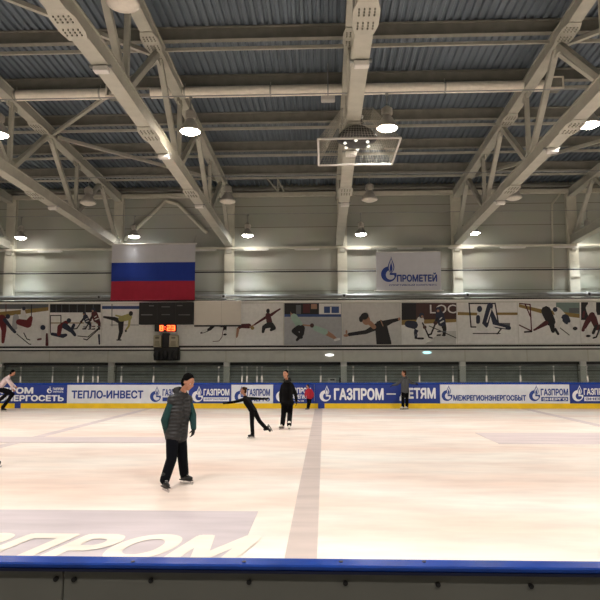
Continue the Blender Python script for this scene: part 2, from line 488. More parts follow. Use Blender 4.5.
# horizontal bracing between the trusses
def brace(a, b, label):
    A = Vector((a[0], a[1], ztop(a[1]) - .12)); B = Vector((b[0], b[1], ztop(b[1]) - .12)); d = (B - A).normalized() * .25; A += d; B -= d
    mb = MB(); mb.beam(A, B, .12, .1, steel)
    mb.beam(A + Vector((0, 0, .05)), B + Vector((0, 0, .05)), .05, .1, steel)
    tag(mb.build('roof_brace', base=A), label, 'roof brace')
brace((-11, 23.9), (-5, 18.2), 'thin diagonal brace in the left bay, slanting towards the middle as it nears the viewer')
brace((-11, 23.9), (-5, 29.6), 'thin diagonal brace in the left bay, slanting towards the middle as it nears the wall')
brace((-11, 23.9), (-17, 29.6), 'thin diagonal brace in the outermost left bay, near the wall')
brace((-11, 12.5), (-5, 18.2), 'thin diagonal brace at the top left of the roof')
brace((13, 23.9), (7, 18.2), 'thin diagonal brace in the right bay, slanting towards the middle as it nears the viewer')
brace((13, 23.9), (7, 29.6), 'thin diagonal brace in the right bay, slanting towards the middle as it nears the wall')
brace((13, 12.5), (7, 18.2), 'thin diagonal brace at the top right of the roof')

# small ladder-like bracket hanging on the wall beam
def bracket(px, Y):
    p = W(px, 178, Y)
    mb = MB(); z0 = W(px, 192, Y).z; z1 = ztop(Y) + .25
    mb.tube((p.x - .45, Y - .2, z1), (p.x + .05, Y, z0), .04, steel); mb.tube((p.x + .05, Y - .2, z1), (p.x + .35, Y, z0), .04, steel)
    mb.tube((p.x + .05, Y, z0), (p.x + .05, Y, z1), .035, steel)
    return tag(mb.build('hanging_bracket', base=p), 'small forked steel bracket hanging under the roof between two trusses, above the middle lamps', 'bracket')
bracket(277, 30.6)

# pale fabric duct under the fourth purlin with end boxes
YD = 20.65
zd = ztop(YD) - .02
def duct(x0, x1, lab):
    r = empty('air_duct', ((x0 + x1) / 2, YD, zd), lab, 'duct')
    mb = MB(); mb.tube((x0, YD, zd), (x1, YD, zd), .19, tube_m, n=20); mb.build('sleeve', r, smooth=False)
    k = x0 + 1.2
    while k < x1:
        mb = MB(); mb.tube((k - .03, YD, zd), (k + .03, YD, zd), .2, steel, n=20); mb.tube((k, YD, zd + .18), (k, YD, zd + .32), .02, steel, n=6); mb.build('hanger', r); k += 3.0
duct(-24, -7.56, 'long pale round duct under a roof beam, the stretch at the top left')
duct(-6.0, 7.55, 'long pale round duct under a roof beam, the stretch across the middle')
for xx, lab in ((-7.25, 'small pale-framed box at the end of the left duct stretch'), (7.87, 'small pale-framed box at the end of the middle duct stretch')):
    r = empty('duct_box', (xx, YD, zd - .2), lab, 'box')
    mb = MB(); mb.box((xx, YD, zd), (.5, .45, .36), purlin_m, .02); mb.build('case', r)
    mb = MB()
    for dx, dz, sx, sz in ((0, .19, .56, .05), (0, -.19, .56, .05), (-.26, 0, .05, .4), (.26, 0, .05, .4)): mb.box((xx + dx, YD - .24, zd + dz), (sx, .05, sz), tube_m)
    mb.build('rim', r)
p = W(128, 99.5, 19.8)
pe = W(328, 99, 19.5)
tag(MB().box(pe, (.45, .25, .16), white_m, .02).tube(pe, (pe.x, pe.y, ztop(pe.y) + .3), .02, galv, n=6).build('emergency_light', base=W(328, 99, 19.5)), 'small white box light hanging under the duct left of the netted cage', 'light fitting')

# emergency light boxes clamped under the truss chords
for (x, pos) in TX:
    x = .85 if x == 1 else x
    for k, (Y, where) in enumerate(((13.2, 'nearest box'), (18.7, 'middle box'), (24.3, 'farthest box'))):
        if x in (-17, 13) and k == 0: continue
        z = zbot(Y)
        r = empty('clamp_box', (x, Y, z - .16), 'pale box under the truss %s, %s' % (pos, where), 'light fitting')
        MB().box((x + .02, Y, z - .09), (.34, .2, .13), white_m, .02).build('case', r)
        MB().box((x, Y - .0, z - .01), (.5, .08, .05), galv).build('clamp', r)

# ------------------------------------------------------------------ hanging bell lamps
alu = mat('spun_aluminium', (190, 186, 178), .3, .5)
lamp_on = emit('lamp_glow', (255, 236, 214), 30.0)
lamp_on2 = emit('lamp_glow_cool', (255, 248, 240), 30.0)
lamp_off = mat('frosted_lamp_cover', (205, 200, 188), .4)
def make_lamp(glow, s=1.0):
    r = empty('bell_lamp', (0, 0, 0))
    prof = [(.31, 0), (.325, .02), (.30, .08), (.235, .2), (.17, .31), (.13, .36), (.12, .40)]
    mb = MB(); mb.lathe([(a * s, b * s + .0) for a, b in prof], (0, 0, 0), alu); mb.build('shade', r, smooth=True)
    mb = MB(); mb.lathe([(.0005, -.085), (.1 * s, -.08), (.2 * s, -.055), (.27 * s, -.02), (.30 * s, .0)], (0, 0, 0), glow); mb.build('lens', r)
    mb = MB(); mb.lathe([(.08 * s, .38 * s), (.15 * s, .42 * s), (.15 * s, .62 * s), (.09 * s, .68 * s), (.03, .72 * s)], (0, 0, 0), alu, 16)
    for k in range(5): mb.lathe([(.17 * s, (.44 + k * .04) * s), (.17 * s, (.452 + k * .04) * s)], (0, 0, 0), alu, 16)
    mb.build('ballast_housing', r)
    mb = MB(); mb.tube((0, 0, .7 * s), (0, 0, 1.105), .018, galv, n=8); mb.lathe([(.05, 1.04), (.05, 1.1)], (0, 0, 0), galv, 10); mb.build('hanging_rod', r)
    return r
proto_on = make_lamp(lamp_on); proto_on2 = make_lamp(lamp_on2, .93); proto_off = make_lamp(lamp_off, 1.05)
used = set()
def lamp(proto, x, Y, z, label, group=None):
    if proto.name in used: o = copy_tree(proto)
    else: o = proto; used.add(proto.name)
    o.location = (x, Y, z); tag(o, label, 'ceiling lamp', group)
    return o
def spot(x, Y, z, e, col, size=128, r=.25):
    ld = bpy.data.lights.new('lamp_light', 'SPOT'); ld.energy = e; ld.color = col; ld.spot_size = math.radians(size); ld.spot_blend = .95; ld.shadow_soft_size = r
    o = bpy.data.objects.new('lamp_light', ld); C.objects.link(o); o.location = (x, Y, z); return o
WARM = (1.0, .945, .88); COOL = (.93, .97, 1.0)
ordn = ['first', 'second', 'third', 'fourth', 'fifth', 'sixth', 'seventh', 'eighth', 'ninth', 'tenth']
E1, E2, E3 = 2100, 1150, 2000
rows_ = [(18.2, 8.98, proto_on, E1, WARM, 'mid'), (31.35, 8.5, proto_on2, E2, COOL, 'wall'), (5.2, 8.8, proto_on, E3, WARM, 'near'), (-4.0, 8.6, proto_on, 900, WARM, 'behind'), (25.6, 8.75, proto_off, 0, None, 'dark'), (11.8, W(112, 5, 11.8).z, proto_off, 0, None, 'darknear')]  # the row behind the viewer is added, out of view, to brighten the near boards
for (Y, z, pr, e, col, nm) in rows_:
    n_in = 0
    for k in range(-4, 5):
        x = 2 + 6 * k - .05
        if nm == 'darknear' and k != -1: continue
        if nm == 'wall': x = W(361 + 113.4 * k, 235, Y).x
        px = 325 + 620 * x / Y
        if nm == 'behind': lab, grp = 'glowing bell lamp over the walkway where the viewer stands', 'bell lamps over the walkway'
        elif nm == 'near':
            lab, grp = 'glowing bell lamp of the row above the near side of the rink', 'bell lamps over the near side'
        elif nm == 'darknear':
            if k == -1: lab, grp = 'unlit bell lamp cut by the top edge, at the upper left', None
            else: lab, grp = 'unlit bell lamp hanging above the upper edge', 'unlit bell lamps above the upper edge'
        else:
            vis = -20 < px < 620
            d = {'mid': 'large glowing bell lamp of the nearer lit row', 'wall': 'small glowing bell lamp in the row against the back wall', 'dark': 'dark unlit bell lamp high in front of the back wall'}[nm]
            if vis: n_in += 1; lab, grp = d + ', %s from the left' % ordn[n_in - 1], {'mid': 'glowing lamps over the rink', 'wall': 'glowing lamps along the back wall', 'dark': 'unlit lamps before the back wall'}[nm]
            else: lab, grp = d.replace('large ', '').replace('small ', '') + ', beyond the picture edge', {'mid': 'glowing lamps over the rink', 'wall': 'glowing lamps along the back wall', 'dark': 'unlit lamps before the back wall'}[nm]
        if not (-20 < px < 620): 
            if e: spot(x, Y, z - .06, e, col); lamp(pr, x, Y, z, lab, grp)
            continue
        lamp(pr, x, Y, z, lab, grp)
        if e: spot(x, Y, z - .06, e, col, 84 if nm == 'wall' else 144 if nm == 'mid' else 130)
    mb = MB(); mb.tube((-30, Y, z + 1.13), (32, Y, z + 1.13), .022 if nm != 'wall' else .018, galv, n=8)
    tag(mb.build('lamp_conduit', base=(0, Y, z + 1.13)), 'thin straight conduit carrying the %s' % {'mid': 'nearer row of glowing lamps', 'wall': 'row of lamps at the back wall', 'near': 'lamps over the near side', 'behind': 'lamps over the walkway', 'dark': 'unlit lamps in front of the back wall', 'darknear': 'unlit lamps above the upper edge'}[nm], 'conduit')
spot_extra = None

# ------------------------------------------------------------------ netted cage with a round speaker cluster
pa = W(318, 139, 16.0); pb = W(401, 141, 16.0); zc = pa.z
wq = pb.x - pa.x; cxq = (pa.x + pb.x) / 2; Y0q = 16.0; Y1q = 16.0 + wq
cage = empty('net_cage', (cxq, (Y0q + Y1q) / 2, zc), 'square white-framed net cage hanging under the middle truss', 'net cage')
mb = MB()
cs = [Vector((cxq - wq / 2, Y0q, zc)), Vector((cxq + wq / 2, Y0q, zc)), Vector((cxq + wq / 2, Y1q, zc)), Vector((cxq - wq / 2, Y1q, zc))]
for i in range(4): mb.tube(cs[i], cs[(i + 1) % 4], .03, white_m, n=8)
mb.build('frame', cage)
tp = [Vector((cxq + a * .42, (Y0q + Y1q) / 2 + b * .42, zc + 1.15)) for a, b in ((-1, -1), (1, -1), (1, 1), (-1, 1))]
net_m = mat('net_cord', (175, 172, 160), .8)
mb = MB(); N = 26
for i in range(4):
    a, b, c_, d = cs[i], cs[(i + 1) % 4], tp[(i + 1) % 4], tp[i]
    for k in range(N + 1):
        t = k / N; mb.beam(a.lerp(b, t), d.lerp(c_, t), .0045, .0045, net_m)
    for k in range(1, 18):
        t = k / 18; mb.beam(a.lerp(d, t), b.lerp(c_, t), .0045, .0045, net_m)
mb.build('netting', cage)
mb = MB()
for i in range(4): MB().tube(tp[i], Vector((tp[i].x, tp[i].y, zbot(tp[i].y))), .008, galv, n=6).build('suspension_wire', cage)
pass
cc = Vector((cxq - .02, (Y0q + Y1q) / 2 - .2, zc + .28))
sp = empty('speaker_cluster', cc, 'black dome-shaped speaker cluster hanging inside the net cage', 'loudspeaker')
mb = MB(); mb.lathe([(.34, -.05), (.56, .02), (.55, .10), (.42, .24), (.25, .36), (.14, .42)], cc, black_m, 28); mb.build('dome', sp, smooth=True)
mb = MB(); mb.lathe([(.30, -.14), (.36, -.10), (.35, -.02)], cc, mat('dark_grey_metal', (50, 50, 50), .5), 28); mb.build('lower_ring', sp, smooth=True)
for k in range(6):
    t = 2 * PI * k / 6 + .4; q = cc + Vector((.36 * math.cos(t), .36 * math.sin(t), -.13))
    mb = MB(); mb.ball(q, (.05, .05, .04), emit('spot_lamp_glow', (240, 240, 230), .5), 10, 6); mb.build('small_lamp', sp)
mb = MB(); mb.lathe([(.1, .4), (.2, .5), (.16, .6), (.2, .7), (.1, .82)], cc, mat('speaker_mount_metal', (70, 66, 60), .5), 14); mb.build('mount', sp)

# ------------------------------------------------------------------ back wall furniture
trim_w = mat('trim_white', (240, 240, 234), .4, var=.02)
for k, x in enumerate((-16.9, -11, -5, 1, 7, 13)):
    lab = ['at the left edge', 'rising behind the tricolour flag', 'between the tricolour flag and the middle', 'under the middle truss', 'just right of the white logo banner', 'nearest the right edge'][k]
    r = empty('wall_column', (x, YW - .15, 0), 'pale steel wall column %s' % lab, 'column')
    mb = MB(); mb.box((x, YW - .03, 7.9), (.5, .04, 5.9), column_m); mb.box((x, YW - .27, 7.9), (.5, .04, 5.9), column_m); mb.box((x, YW - .15, 7.9), (.12, .22, 5.9), column_m)
    mb.box((x - .2, YW - .15, 7.9), (.05, .22, 5.9), column_m); mb.box((x + .2, YW - .15, 7.9), (.05, .22, 5.9), column_m); mb.build('upper_shaft', r)
    mb = MB(); mb.box((x, 31.95, 1.0), (.3, .3, 2.02), trim_w); mb.build('lower_shaft', r)
    mb = MB(); mb.box((x, YW - .32, 8.0), (.3, .1, .5), steel); mb.build('truss_seat', r)

def hbeam(name, px_y, Y, h, d, m, label, cat, x0=-30, x1=32):
    z = W(300, px_y, Y).z
    mb = MB(); mb.box(((x0 + x1) / 2, Y, z), (x1 - x0, d, h), m); return tag(mb.build(name, base=((x0 + x1) / 2, Y, z)), label, cat)
hbeam('wall_beam', 194.5, YW - .25, .2, .2, column_m, 'pale horizontal beam along the top of the back wall', 'beam')
hbeam('eaves_beam', 189.5, YW - .3, .12, .3, purlin_m, 'darker beam under the roof edge at the back wall', 'beam')
hbeam('wall_rail', 247.5, YW - .35, .1, .12, column_m, 'thin pale rail across the back wall, carrying strip lights', 'rail')
z = W(300, 271.5, YW - .5).z
tag(MB().tube((-30, YW - .5, z), (32, YW - .5, z), .035, dark_m, n=8).build('cable', base=(0, YW - .5, z)), 'dark taut cable across the back wall behind the banner', 'cable')
# strip lights under the rail
for k, px in enumerate((50, 204, 256, 307, 358, 410, 461, 513, 566)):
    p = W(px, 249.3, YW - .35); p.z = W(300, 247.5, YW - .35).z - .086; lab = ordn[k]
    r = empty('strip_light', p, 'unlit white strip light under the wall rail, %s from the left' % lab, 'strip light', 'unlit strip lights on the back wall rail')
    MB().box(p, (1.32, .12, .07), white_m, .01).build('housing', r)
    MB().tube(p + Vector((-.6, -.03, -.05)), p + Vector((.6, -.03, -.05)), .02, mat('strip_tube_glass', (215, 215, 208), .3), n=8).build('tube', r)
# cranked pipe on the right and on the left wall
def poly_pipe(name, pts, r_, m, label):
    mb = MB(); v = [W(a, b, YW - r_ - .03) for a, b in pts]
    for a, b in zip(v, v[1:]): mb.tube(a, b, r_, m, n=8); mb.ball(b, r_, m, 8, 6)
    mb.build(name, base=v[0]); tag(bpy.data.objects[mbname(name)], label, 'pipe')
def mbname(n): return [o.name for o in C.objects if o.name.split('.')[0] == n][-1]
poly_pipe('drain_pipe', [(553, 290), (552, 204), (560, 194)], .05, column_m, 'thin pale cranked pipe on the wall at the right')
poly_pipe('drain_pipe', [(124.5, 240), (166, 201), (178, 204), (206, 232)], .1, column_m, 'pale pipe bent in an inverted V above the tricolour flag')
poly_pipe('drain_pipe', [(600, 225), (604, 260)], .05, column_m, 'short pale pipe at the right edge')

# gallery front wall: posters hang on it
YG = 31.6
zg0 = W(300, 362, YG).z; zg1 = W(300, 300.5, YG).z
fascia_m = mat('fascia_board', (214, 214, 205), .45, var=.05)
mb = MB(); mb.box((1, YG + .45, (zg0 + zg1) / 2), (66, .9, zg1 - zg0), fascia_m)
gal = tag(mb.build('wall_gallery', base=(1, YG + .45, zg0)), 'pale gallery front carrying the photo posters', kind='structure')
def tr(name, y, h, d, m, lab):
    z = W(300, y, YG).z; mb = MB(); mb.box((1, YG - d / 2, z), (66, d, h), m); tag(mb.build(name, base=(1, YG, z)), lab, kind='structure')
tr('trim_5', 299.9, .07, .05, black_m, 'dark gap under the service pipe')  # black strip painted in as the pipe's shadow
tr('trim_1', 301.5, .09, .1, trim_w, 'thin white trim above the posters')
tr('trim_2', 346.8, .13, .04, black_m, 'black band under the posters')
tr('trim_3', 348.2, .085, .14, trim_w, 'white ledge under the posters')
tr('trim_4', 349.8, .06, .03, black_m, 'black line under the white ledge')
for px in (49.5, 108, 167, 226, 285, 343, 402, 465, 527, 588):
    p = W(px, 356, YG); MB().box((p.x, YG - .006, (zg0 + W(300, 350, YG).z) / 2), (.035, .012, W(300, 350.5, YG).z - zg0), column_m).build('seam_strip', gal)
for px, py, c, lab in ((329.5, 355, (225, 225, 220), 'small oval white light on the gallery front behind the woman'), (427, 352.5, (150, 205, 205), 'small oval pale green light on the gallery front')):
    p = W(px, py, YG - .03); r = empty('oval_light', p, lab, 'light')  # glowing discs stand in for lamp reflections on the gallery front
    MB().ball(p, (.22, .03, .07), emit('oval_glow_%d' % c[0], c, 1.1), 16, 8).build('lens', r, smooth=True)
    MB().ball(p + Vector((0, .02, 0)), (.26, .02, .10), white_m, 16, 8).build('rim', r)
# big pipe on the gallery edge
z = W(300, 296.3, YG - .1).z
r = empty('service_pipe', (1, YG - .1, z), 'thick grey service pipe running along above the posters', 'pipe')
MB().tube((-30, YG - .1, z), (32, YG - .1, z), .11, pipe_m, n=18).build('pipe_run', r, smooth=True)
MB().tube((-30, YG + .16, z + .05), (32, YG + .16, z + .05), .09, mat('dark_pipe', (60, 62, 62), .5), n=14).build('rear_pipe', r, smooth=True)
for px in (100, 224, 344, 467, 588):
    q = W(px, 296.3, YG - .1); m_ = MB(); m_.tube((q.x - .12, YG - .1, z), (q.x + .12, YG - .1, z), .14, galv, n=18); m_.tube((q.x, YG - .28, z), (q.x, YG - .1, z), .1, galv, n=14); m_.tube((q.x, YG - .285, z), (q.x, YG - .27, z), .06, black_m, n=12); m_.build('flange', r)
# recess behind the far boards: roller shutters
shut_m = mat('shutter_steel', (178, 184, 181), .4, .0)
cxs = [-22.9, -16.9, -11, -5, 1, 7, 13, 19]
for a, b in zip(cxs, cxs[1:]):
    mid = (a + b) / 2; r = empty('roller_shutter', (mid, 32.2, 0), 'dark grey slatted shutter in the recess under the gallery, between two pale columns', 'shutter', 'slatted shutters under the gallery')
    mb = MB(); zz = .02
    while zz < zg0 - .05:
        mb.box((mid, 32.2, zz + .07), (b - a - .34, .05, .12), shut_m); mb.box((mid, 32.23, zz + .14), (b - a - .34, .04, .03), pipe_m); zz += .15
    mb.build('slats', r)
    MB().box((mid, 32.05, zg0 - .08), (b - a - .34, .3, .14), mat('shutter_box', (58, 60, 58), .6)).build('shutter_housing', r)
    MB().box((mid, 31.85, 1.55), (b - a - .3, .06, .05), pipe_m).build('hand_rail', r)
# framed notice leaning behind the boards
p = W(332, 380, 28.0)

r = empty('notice_frame', (p.x, 28.0, .5), 'small white framed sign standing behind the boards right of the centre', 'sign')
MB().box((p.x, 28.0, .95), (.36, .04, .66), white_m).build('sign_board', r)
MB().box((p.x + .02, 27.97, 1.2), (.2, .02, .05), dark_m).build('dark_mark', r)
MB().box((p.x - .15, 28.0, .33), (.04, .04, .66), dark_m).build('leg', r)
MB().box((p.x + .15, 28.0, .33), (.04, .04, .66), dark_m).build('leg', r)
MB().box((p.x + .36, 28.0, .65), (.07, .1, 1.3), black_m, .01).build('post', r)

# ------------------------------------------------------------------ flag and banner
def cloth(px0, px1, py0, py1, Y, mats, bands, name, root, wave=.04):
    a = W(px0, py1, Y); b = W(px1, py0, Y); nx, nz = 40, 30; mb = MB(); vs = []
    for j in range(nz + 1):
        for i in range(nx + 1):
            u, v = i / nx, j / nz
            y = Y + wave * (1 - v) * math.sin(u * 15 + v * 2) * .6 + wave * .3 * math.sin(u * 7 + v * 9) * (1 - v)
            vs.append((a.x + u * (b.x - a.x), y, a.z + v * (b.z - a.z)))
    for th in (0, .01):
        for j in range(nz):
            k = next(q for q, t in enumerate(bands) if (j + .5) / nz < t)
            mb.add([], [], mats[k]); idx = mb._m(mats[k])
            if j == 0: o = len(mb.v); mb.v += [Vector((x, y + th, z)) for x, y, z in vs]
            for i in range(nx):
                mb.f.append([o + j * (nx + 1) + i, o + j * (nx + 1) + i + 1, o + (j + 1) * (nx + 1) + i + 1, o + (j + 1) * (nx + 1) + i]); mb.mi.append(idx)
    return mb.build(name, root, smooth=True), a, b
YFL = 31.25
p = W(153, 300, YFL)
fl = empty('tricolour_flag', p, 'large white, blue and red striped flag hanging on the back wall', 'flag')
fw = mat('flag_white', (188, 189, 194), .8, var=.03); fb = mat('flag_blue', (14, 50, 145), .75, var=.06); fr_ = mat('flag_red', (165, 28, 54), .75, var=.08)
_, a, b = cloth(110.5, 195.5, 243.5, 300, YFL, [fr_, fb, fw], [.335, .67, 1.01], 'flag_cloth', fl, .05)
MB().tube((a.x - .08, YFL, b.z), (b.x + .08, YFL, b.z), .035, white_m, n=8).build('top_rod', fl)
MB().tube((a.x - .02, YFL, a.z), (b.x + .02, YFL, a.z), .025, fr_, n=8).build('bottom_rod', fl)
m_ = MB(); [m_.tube((x, YFL, b.z), (x, YFL + .7, b.z + .6), .01, galv, n=6) for x in (a.x + .1, b.x - .1)]; m_.build('hanging_cord', fl)
YB = 31.2
p = W(408, 291, YB)
bn = empty('logo_banner', p, 'white banner with a blue flame logo and ПРОМЕТЕЙ lettering', 'banner')
bw = mat('banner_white', (198, 201, 208), .7, var=.03)
_, a, b = cloth(376.5, 440.5, 251.5, 291, YB, [bw], [1.01], 'banner_cloth', bn, .0)
MB().tube((a.x - .12, YB, a.z), (b.x + .12, YB, a.z), .03, white_m, n=8).build('bottom_rod', bn)
MB().tube((a.x, YB, b.z), (b.x, YB, b.z), .025, white_m, n=8).build('top_rod', bn)
m_ = MB(); [m_.tube((x, YB, b.z), (x, YB + .9, b.z + .35), .01, galv, n=6) for x in (a.x + .1, b.x - .1)]; m_.build('hanging_cord', bn)
logo(381, 396.5, 256, 282, YB, ink_blue, bn, bw)
text_on('ПРОМЕТЕЙ', 397, 437, 272.5, 282, YB, ink_blue, bn, bold=.055)
text_on('СПОРТИВНЫЙ КОМПЛЕКС', 389, 437, 283.6, 286, YB, ink_blue, bn, bold=.03)

# ------------------------------------------------------------------ posters on the gallery front
def M_(n, c): return mat('print_' + n, c, .5, var=.06, scale=6)
iceg = M_('ice_grey', (204, 204, 200)); icel = M_('ice_light', (236, 236, 232)); iced = M_('ice_dark', (172, 175, 178)); pblk = M_('black', (26, 26, 30)); pred = M_('red', (110, 28, 34)); pnavy = M_('navy', (36, 44, 66))
pwht = M_('white', (226, 226, 222)); pyel = M_('ochre', (150, 126, 70)); pskin = M_('skin', (168, 128, 104)); pmint = M_('mint', (160, 190, 176)); pmar = M_('maroon', (84, 30, 36)); pbrn = M_('brown', (70, 44, 42)); pgrn = M_('teal', (120, 140, 134)); plem = M_('lemon', (176, 170, 104)); pblu = M_('blue', (52, 78, 130)); pmid = M_('grey', (96, 100, 104))
YP = YG - .06
def poster(x0, x1, y0, y1, bg, label, draw):
    a = W(x0, y1, YP); b = W(x1, y0, YP); a.x = W(x0, 324, YP).x; b.x = W(x1, 324, YP).x
    r = empty('photo_poster', ((a.x + b.x) / 2, YP, a.z), label, 'poster', 'sports photo posters on the gallery front')
    mb = MB(); mb.box(((a.x + b.x) / 2, YP + .02, (a.z + b.z) / 2), (b.x - a.x - .02, .04, b.z - a.z), bg); mb.build('backing_board', r)
    global CLIP
    CLIP = (x0 + .5, x1 - .5, y0 + .3, y1 - .3); mb = MB(); draw(mb); mb.build('print', r); CLIP = None
def S(mb, pts, w, m, l=2): stroke(mb, pts, w, YP, m, l)
def Ee(mb, x, y, rx, ry, m, l=3, rot=0): ell(mb, x, y, rx, ry, YP, m, l, rot=rot)
def Q(mb, x0, y0, x1, y1, m, l=1): flat(mb, [(x0, y1), (x1, y1), (x1, y0), (x0, y0)], YP, m, l)
def hockey(mb, x, y, h, jersey, pants, face=1, lay=3):
    """crouching hockey player: feet at (x, y), height h px"""
    f = face
    S(mb, [(x - 1.5 * f, y - .45 * h), (x - 3.5 * f, y - .22 * h), (x - 3 * f, y)], [.22 * h, .14 * h, .1 * h], pants, lay)
    S(mb, [(x, y - .45 * h), (x + 2.5 * f, y - .25 * h), (x + 2 * f, y)], [.22 * h, .14 * h, .1 * h], pwht, lay + .7)
    S(mb, [(x - .5 * f, y - .45 * h), (x + 1.5 * f, y - .72 * h)], [.3 * h, .3 * h], jersey, lay + 1.4)
    S(mb, [(x + 1.5 * f, y - .74 * h), (x + 4 * f, y - .55 * h), (x + 5.5 * f, y - .45 * h)], [.15 * h, .12 * h, .1 * h], jersey, lay + 2.1)
    Ee(mb, x + 2.5 * f, y - .9 * h, .1 * h, .11 * h, pnavy, lay + 2.8)
    S(mb, [(x - 2.4 * f, y - .5 * h), (x + .6 * f, y - .44 * h)], [.05 * h, .05 * h], pwht, lay + 3.4)
    S(mb, [(x - .6 * f, y - .62 * h), (x + 1.2 * f, y - .56 * h)], [.04 * h, .04 * h], pwht, lay + 3.6)
    Ee(mb, x + 5.6 * f, y - .43 * h, .075 * h, .07 * h, pbrn, lay + 4.4)
    S(mb, [(x - 4.6 * f, y - .12 * h), (x - 1.9 * f, y - .12 * h)], [.05 * h, .05 * h], pmid, lay + 3.8)
    S(mb, [(x + .9 * f, y - .12 * h), (x + 3.4 * f, y - .12 * h)], [.05 * h, .05 * h], jersey, lay + 4)
    S(mb, [(x - 4 * f, y), (x - 1.2 * f, y + .01 * h)], [.06 * h, .05 * h], pblk, lay + 4.2); S(mb, [(x + 1 * f, y), (x + 4 * f, y + .01 * h)], [.06 * h, .05 * h], pblk, lay + 4.3)
    Ee(mb, x + 3.1 * f, y - .86 * h, .05 * h, .05 * h, pskin, lay + 4.5)
    S(mb, [(x + 3.5 * f, y - .6 * h), (x + 10 * f, y - .03 * h), (x + 13 * f, y)], .05 * h + .2, pblk, lay + 3.2)
def d1(mb):
    Q(mb, -10, 304, 49, 309, pmid); flat(mb, [(-10, 314), (0, 312), (49, 307), (49, 310.5), (0, 317), (-10, 318)], YP, pyel, 2)
    S(mb, [(6, 304), (6, 322)], .8, pmar); S(mb, [(31.5, 304), (31.5, 322)], .9, pblk, 2.5)
    Ee(mb, 8, 316.5, 2.3, 2.4, pnavy, 5); S(mb, [(2, 319), (4, 330), (3, 342)], [9, 5, 3], pred, 3); S(mb, [(5, 320), (12, 329), (15, 332)], [4, 3, 3], pnavy, 4)
    S(mb, [(16, 317), (15, 327)], [6, 6], iced, 3.5); S(mb, [(23, 310), (24, 320), (20, 326)], [4, 7, 6], pwht, 4.5); S(mb, [(19, 322), (28, 324), (31, 318)], [6, 8, 4], pred, 5.2); Ee(mb, 24, 308.5, 1.8, 2, pnavy, 6)
    S(mb, [(17, 334), (29, 344), (31, 344.3)], .9, pblk, 5); S(mb, [(24, 333), (27, 339), (30, 340)], 1, pblk, 5.5)
    Ee(mb, 43, 327.5, 2.6, 2.6, pnavy, 5); S(mb, [(44, 331), (43.5, 338)], [5, 6], pwht, 4); S(mb, [(47, 334), (47, 345)], [2, 3], pmar, 5); S(mb, [(38, 339.5), (41, 339)], 2, pmar, 6)
poster(-9, 49, 303.8, 346.3, icel, 'hockey photo poster with red players crowding the goal, at the left edge', d1)
def d2(mb):
    Q(mb, 49.5, 304, 101, 312.5, pblk, 1.2)
    for x in (56, 61.5, 69, 77, 85, 93): Q(mb, x, 304, x + .5, 312.5, pmid, 2)
    Q(mb, 49.5, 322.5, 101, 323.5, pyel, 1.5)
    for a, b in (((50.5, 333), (50.5, 315.5)), ((50.5, 315.5), (61, 315.5)), ((61, 315.5), (61, 326))): S(mb, [a, b], .9, pblk, 3)
    S(mb, [(52, 334), (63, 336), (66, 335)], [3, 4, 3], pnavy, 3.5); S(mb, [(59, 334), (60, 327), (66, 323)], [4, 5, 5], pred, 4.3); Ee(mb, 69, 320.5, 2.3, 2.3, pnavy, 6); S(mb, [(65, 326), (72, 331), (75, 335)], [6, 4, 3], pnavy, 5)
    S(mb, [(72, 329), (74, 325)], 3, pnavy, 5.4)
    hockey(mb, 87, 329, 17, pnavy, pnavy, -1, 4); hockey(mb, 96, 329, 21, pmar, pmar, -1, 6)
    S(mb, [(78, 336), (88, 337), (99, 328)], .8, pblk, 9); S(mb, [(84, 339), (87, 340), (98, 330)], 1.0, pblk, 9.6)
    S(mb, [(99, 335), (99.5, 344)], [2, 1.5], pnavy, 5)
poster(49.6, 101.3, 303.8, 346.2, icel, 'hockey photo poster with a crouching red goalkeeper, second from the left edge', d2)
def d3(mb):
    Q(mb, 101.5, 306, 165, 309, pblu, 1.5); S(mb, [(112, 304), (112, 326)], .8, pmid, 1.8)
    S(mb, [(104, 317), (115, 319), (121, 322)], [2, 4, 5], pblk, 3); S(mb, [(121, 321), (121, 332), (119, 339)], [6, 4, 2.5], pblk, 3.8)
    S(mb, [(121, 319), (129, 317)], [5.5, 6.5], plem, 4.6); S(mb, [(122, 317), (116, 315.5)], [2, 1.5], plem, 5.4); S(mb, [(130, 317), (129, 326), (126, 330)], [2.5, 2, 1.5], plem, 6); Ee(mb, 131, 313.5, 2.1, 2.4, pblk, 6.6)
    Ee(mb, 126, 331, 1, 1.2, pblk, 7); S(mb, [(110, 325), (139, 325)], .5, pmid, 2.4); S(mb, [(117, 340), (121, 340)], 1.2, pblk, 4.3)
poster(101.6, 165, 303.7, 346, icel, 'skating photo poster of a figure in yellow top stretching one leg back', d3)
def d4(mb):
    S(mb, [(216, 323), (210, 329), (204, 332), (201, 333)], [4, 3, 2, 1.5], pblk, 3); S(mb, [(206, 330), (203, 331.5)], [3, 2.5], pwht, 4)
    S(mb, [(225, 324), (225, 330)], [4, 3], pblk, 3); S(mb, [(225, 331), (226, 333.5)], 2.5, pwht, 4); Ee(mb, 225, 334.5, 1.8, 1, pblk, 5)
    S(mb, [(224, 325), (222, 337), (219, 341), (213, 341.5)], .6, pmar, 4); S(mb, [(214, 322), (222, 325)], [4, 5], pblk, 3.5)
poster(165.2, 235.3, 303.5, 345.5, icel, 'hockey photo poster half hidden behind a blank white board', d4)
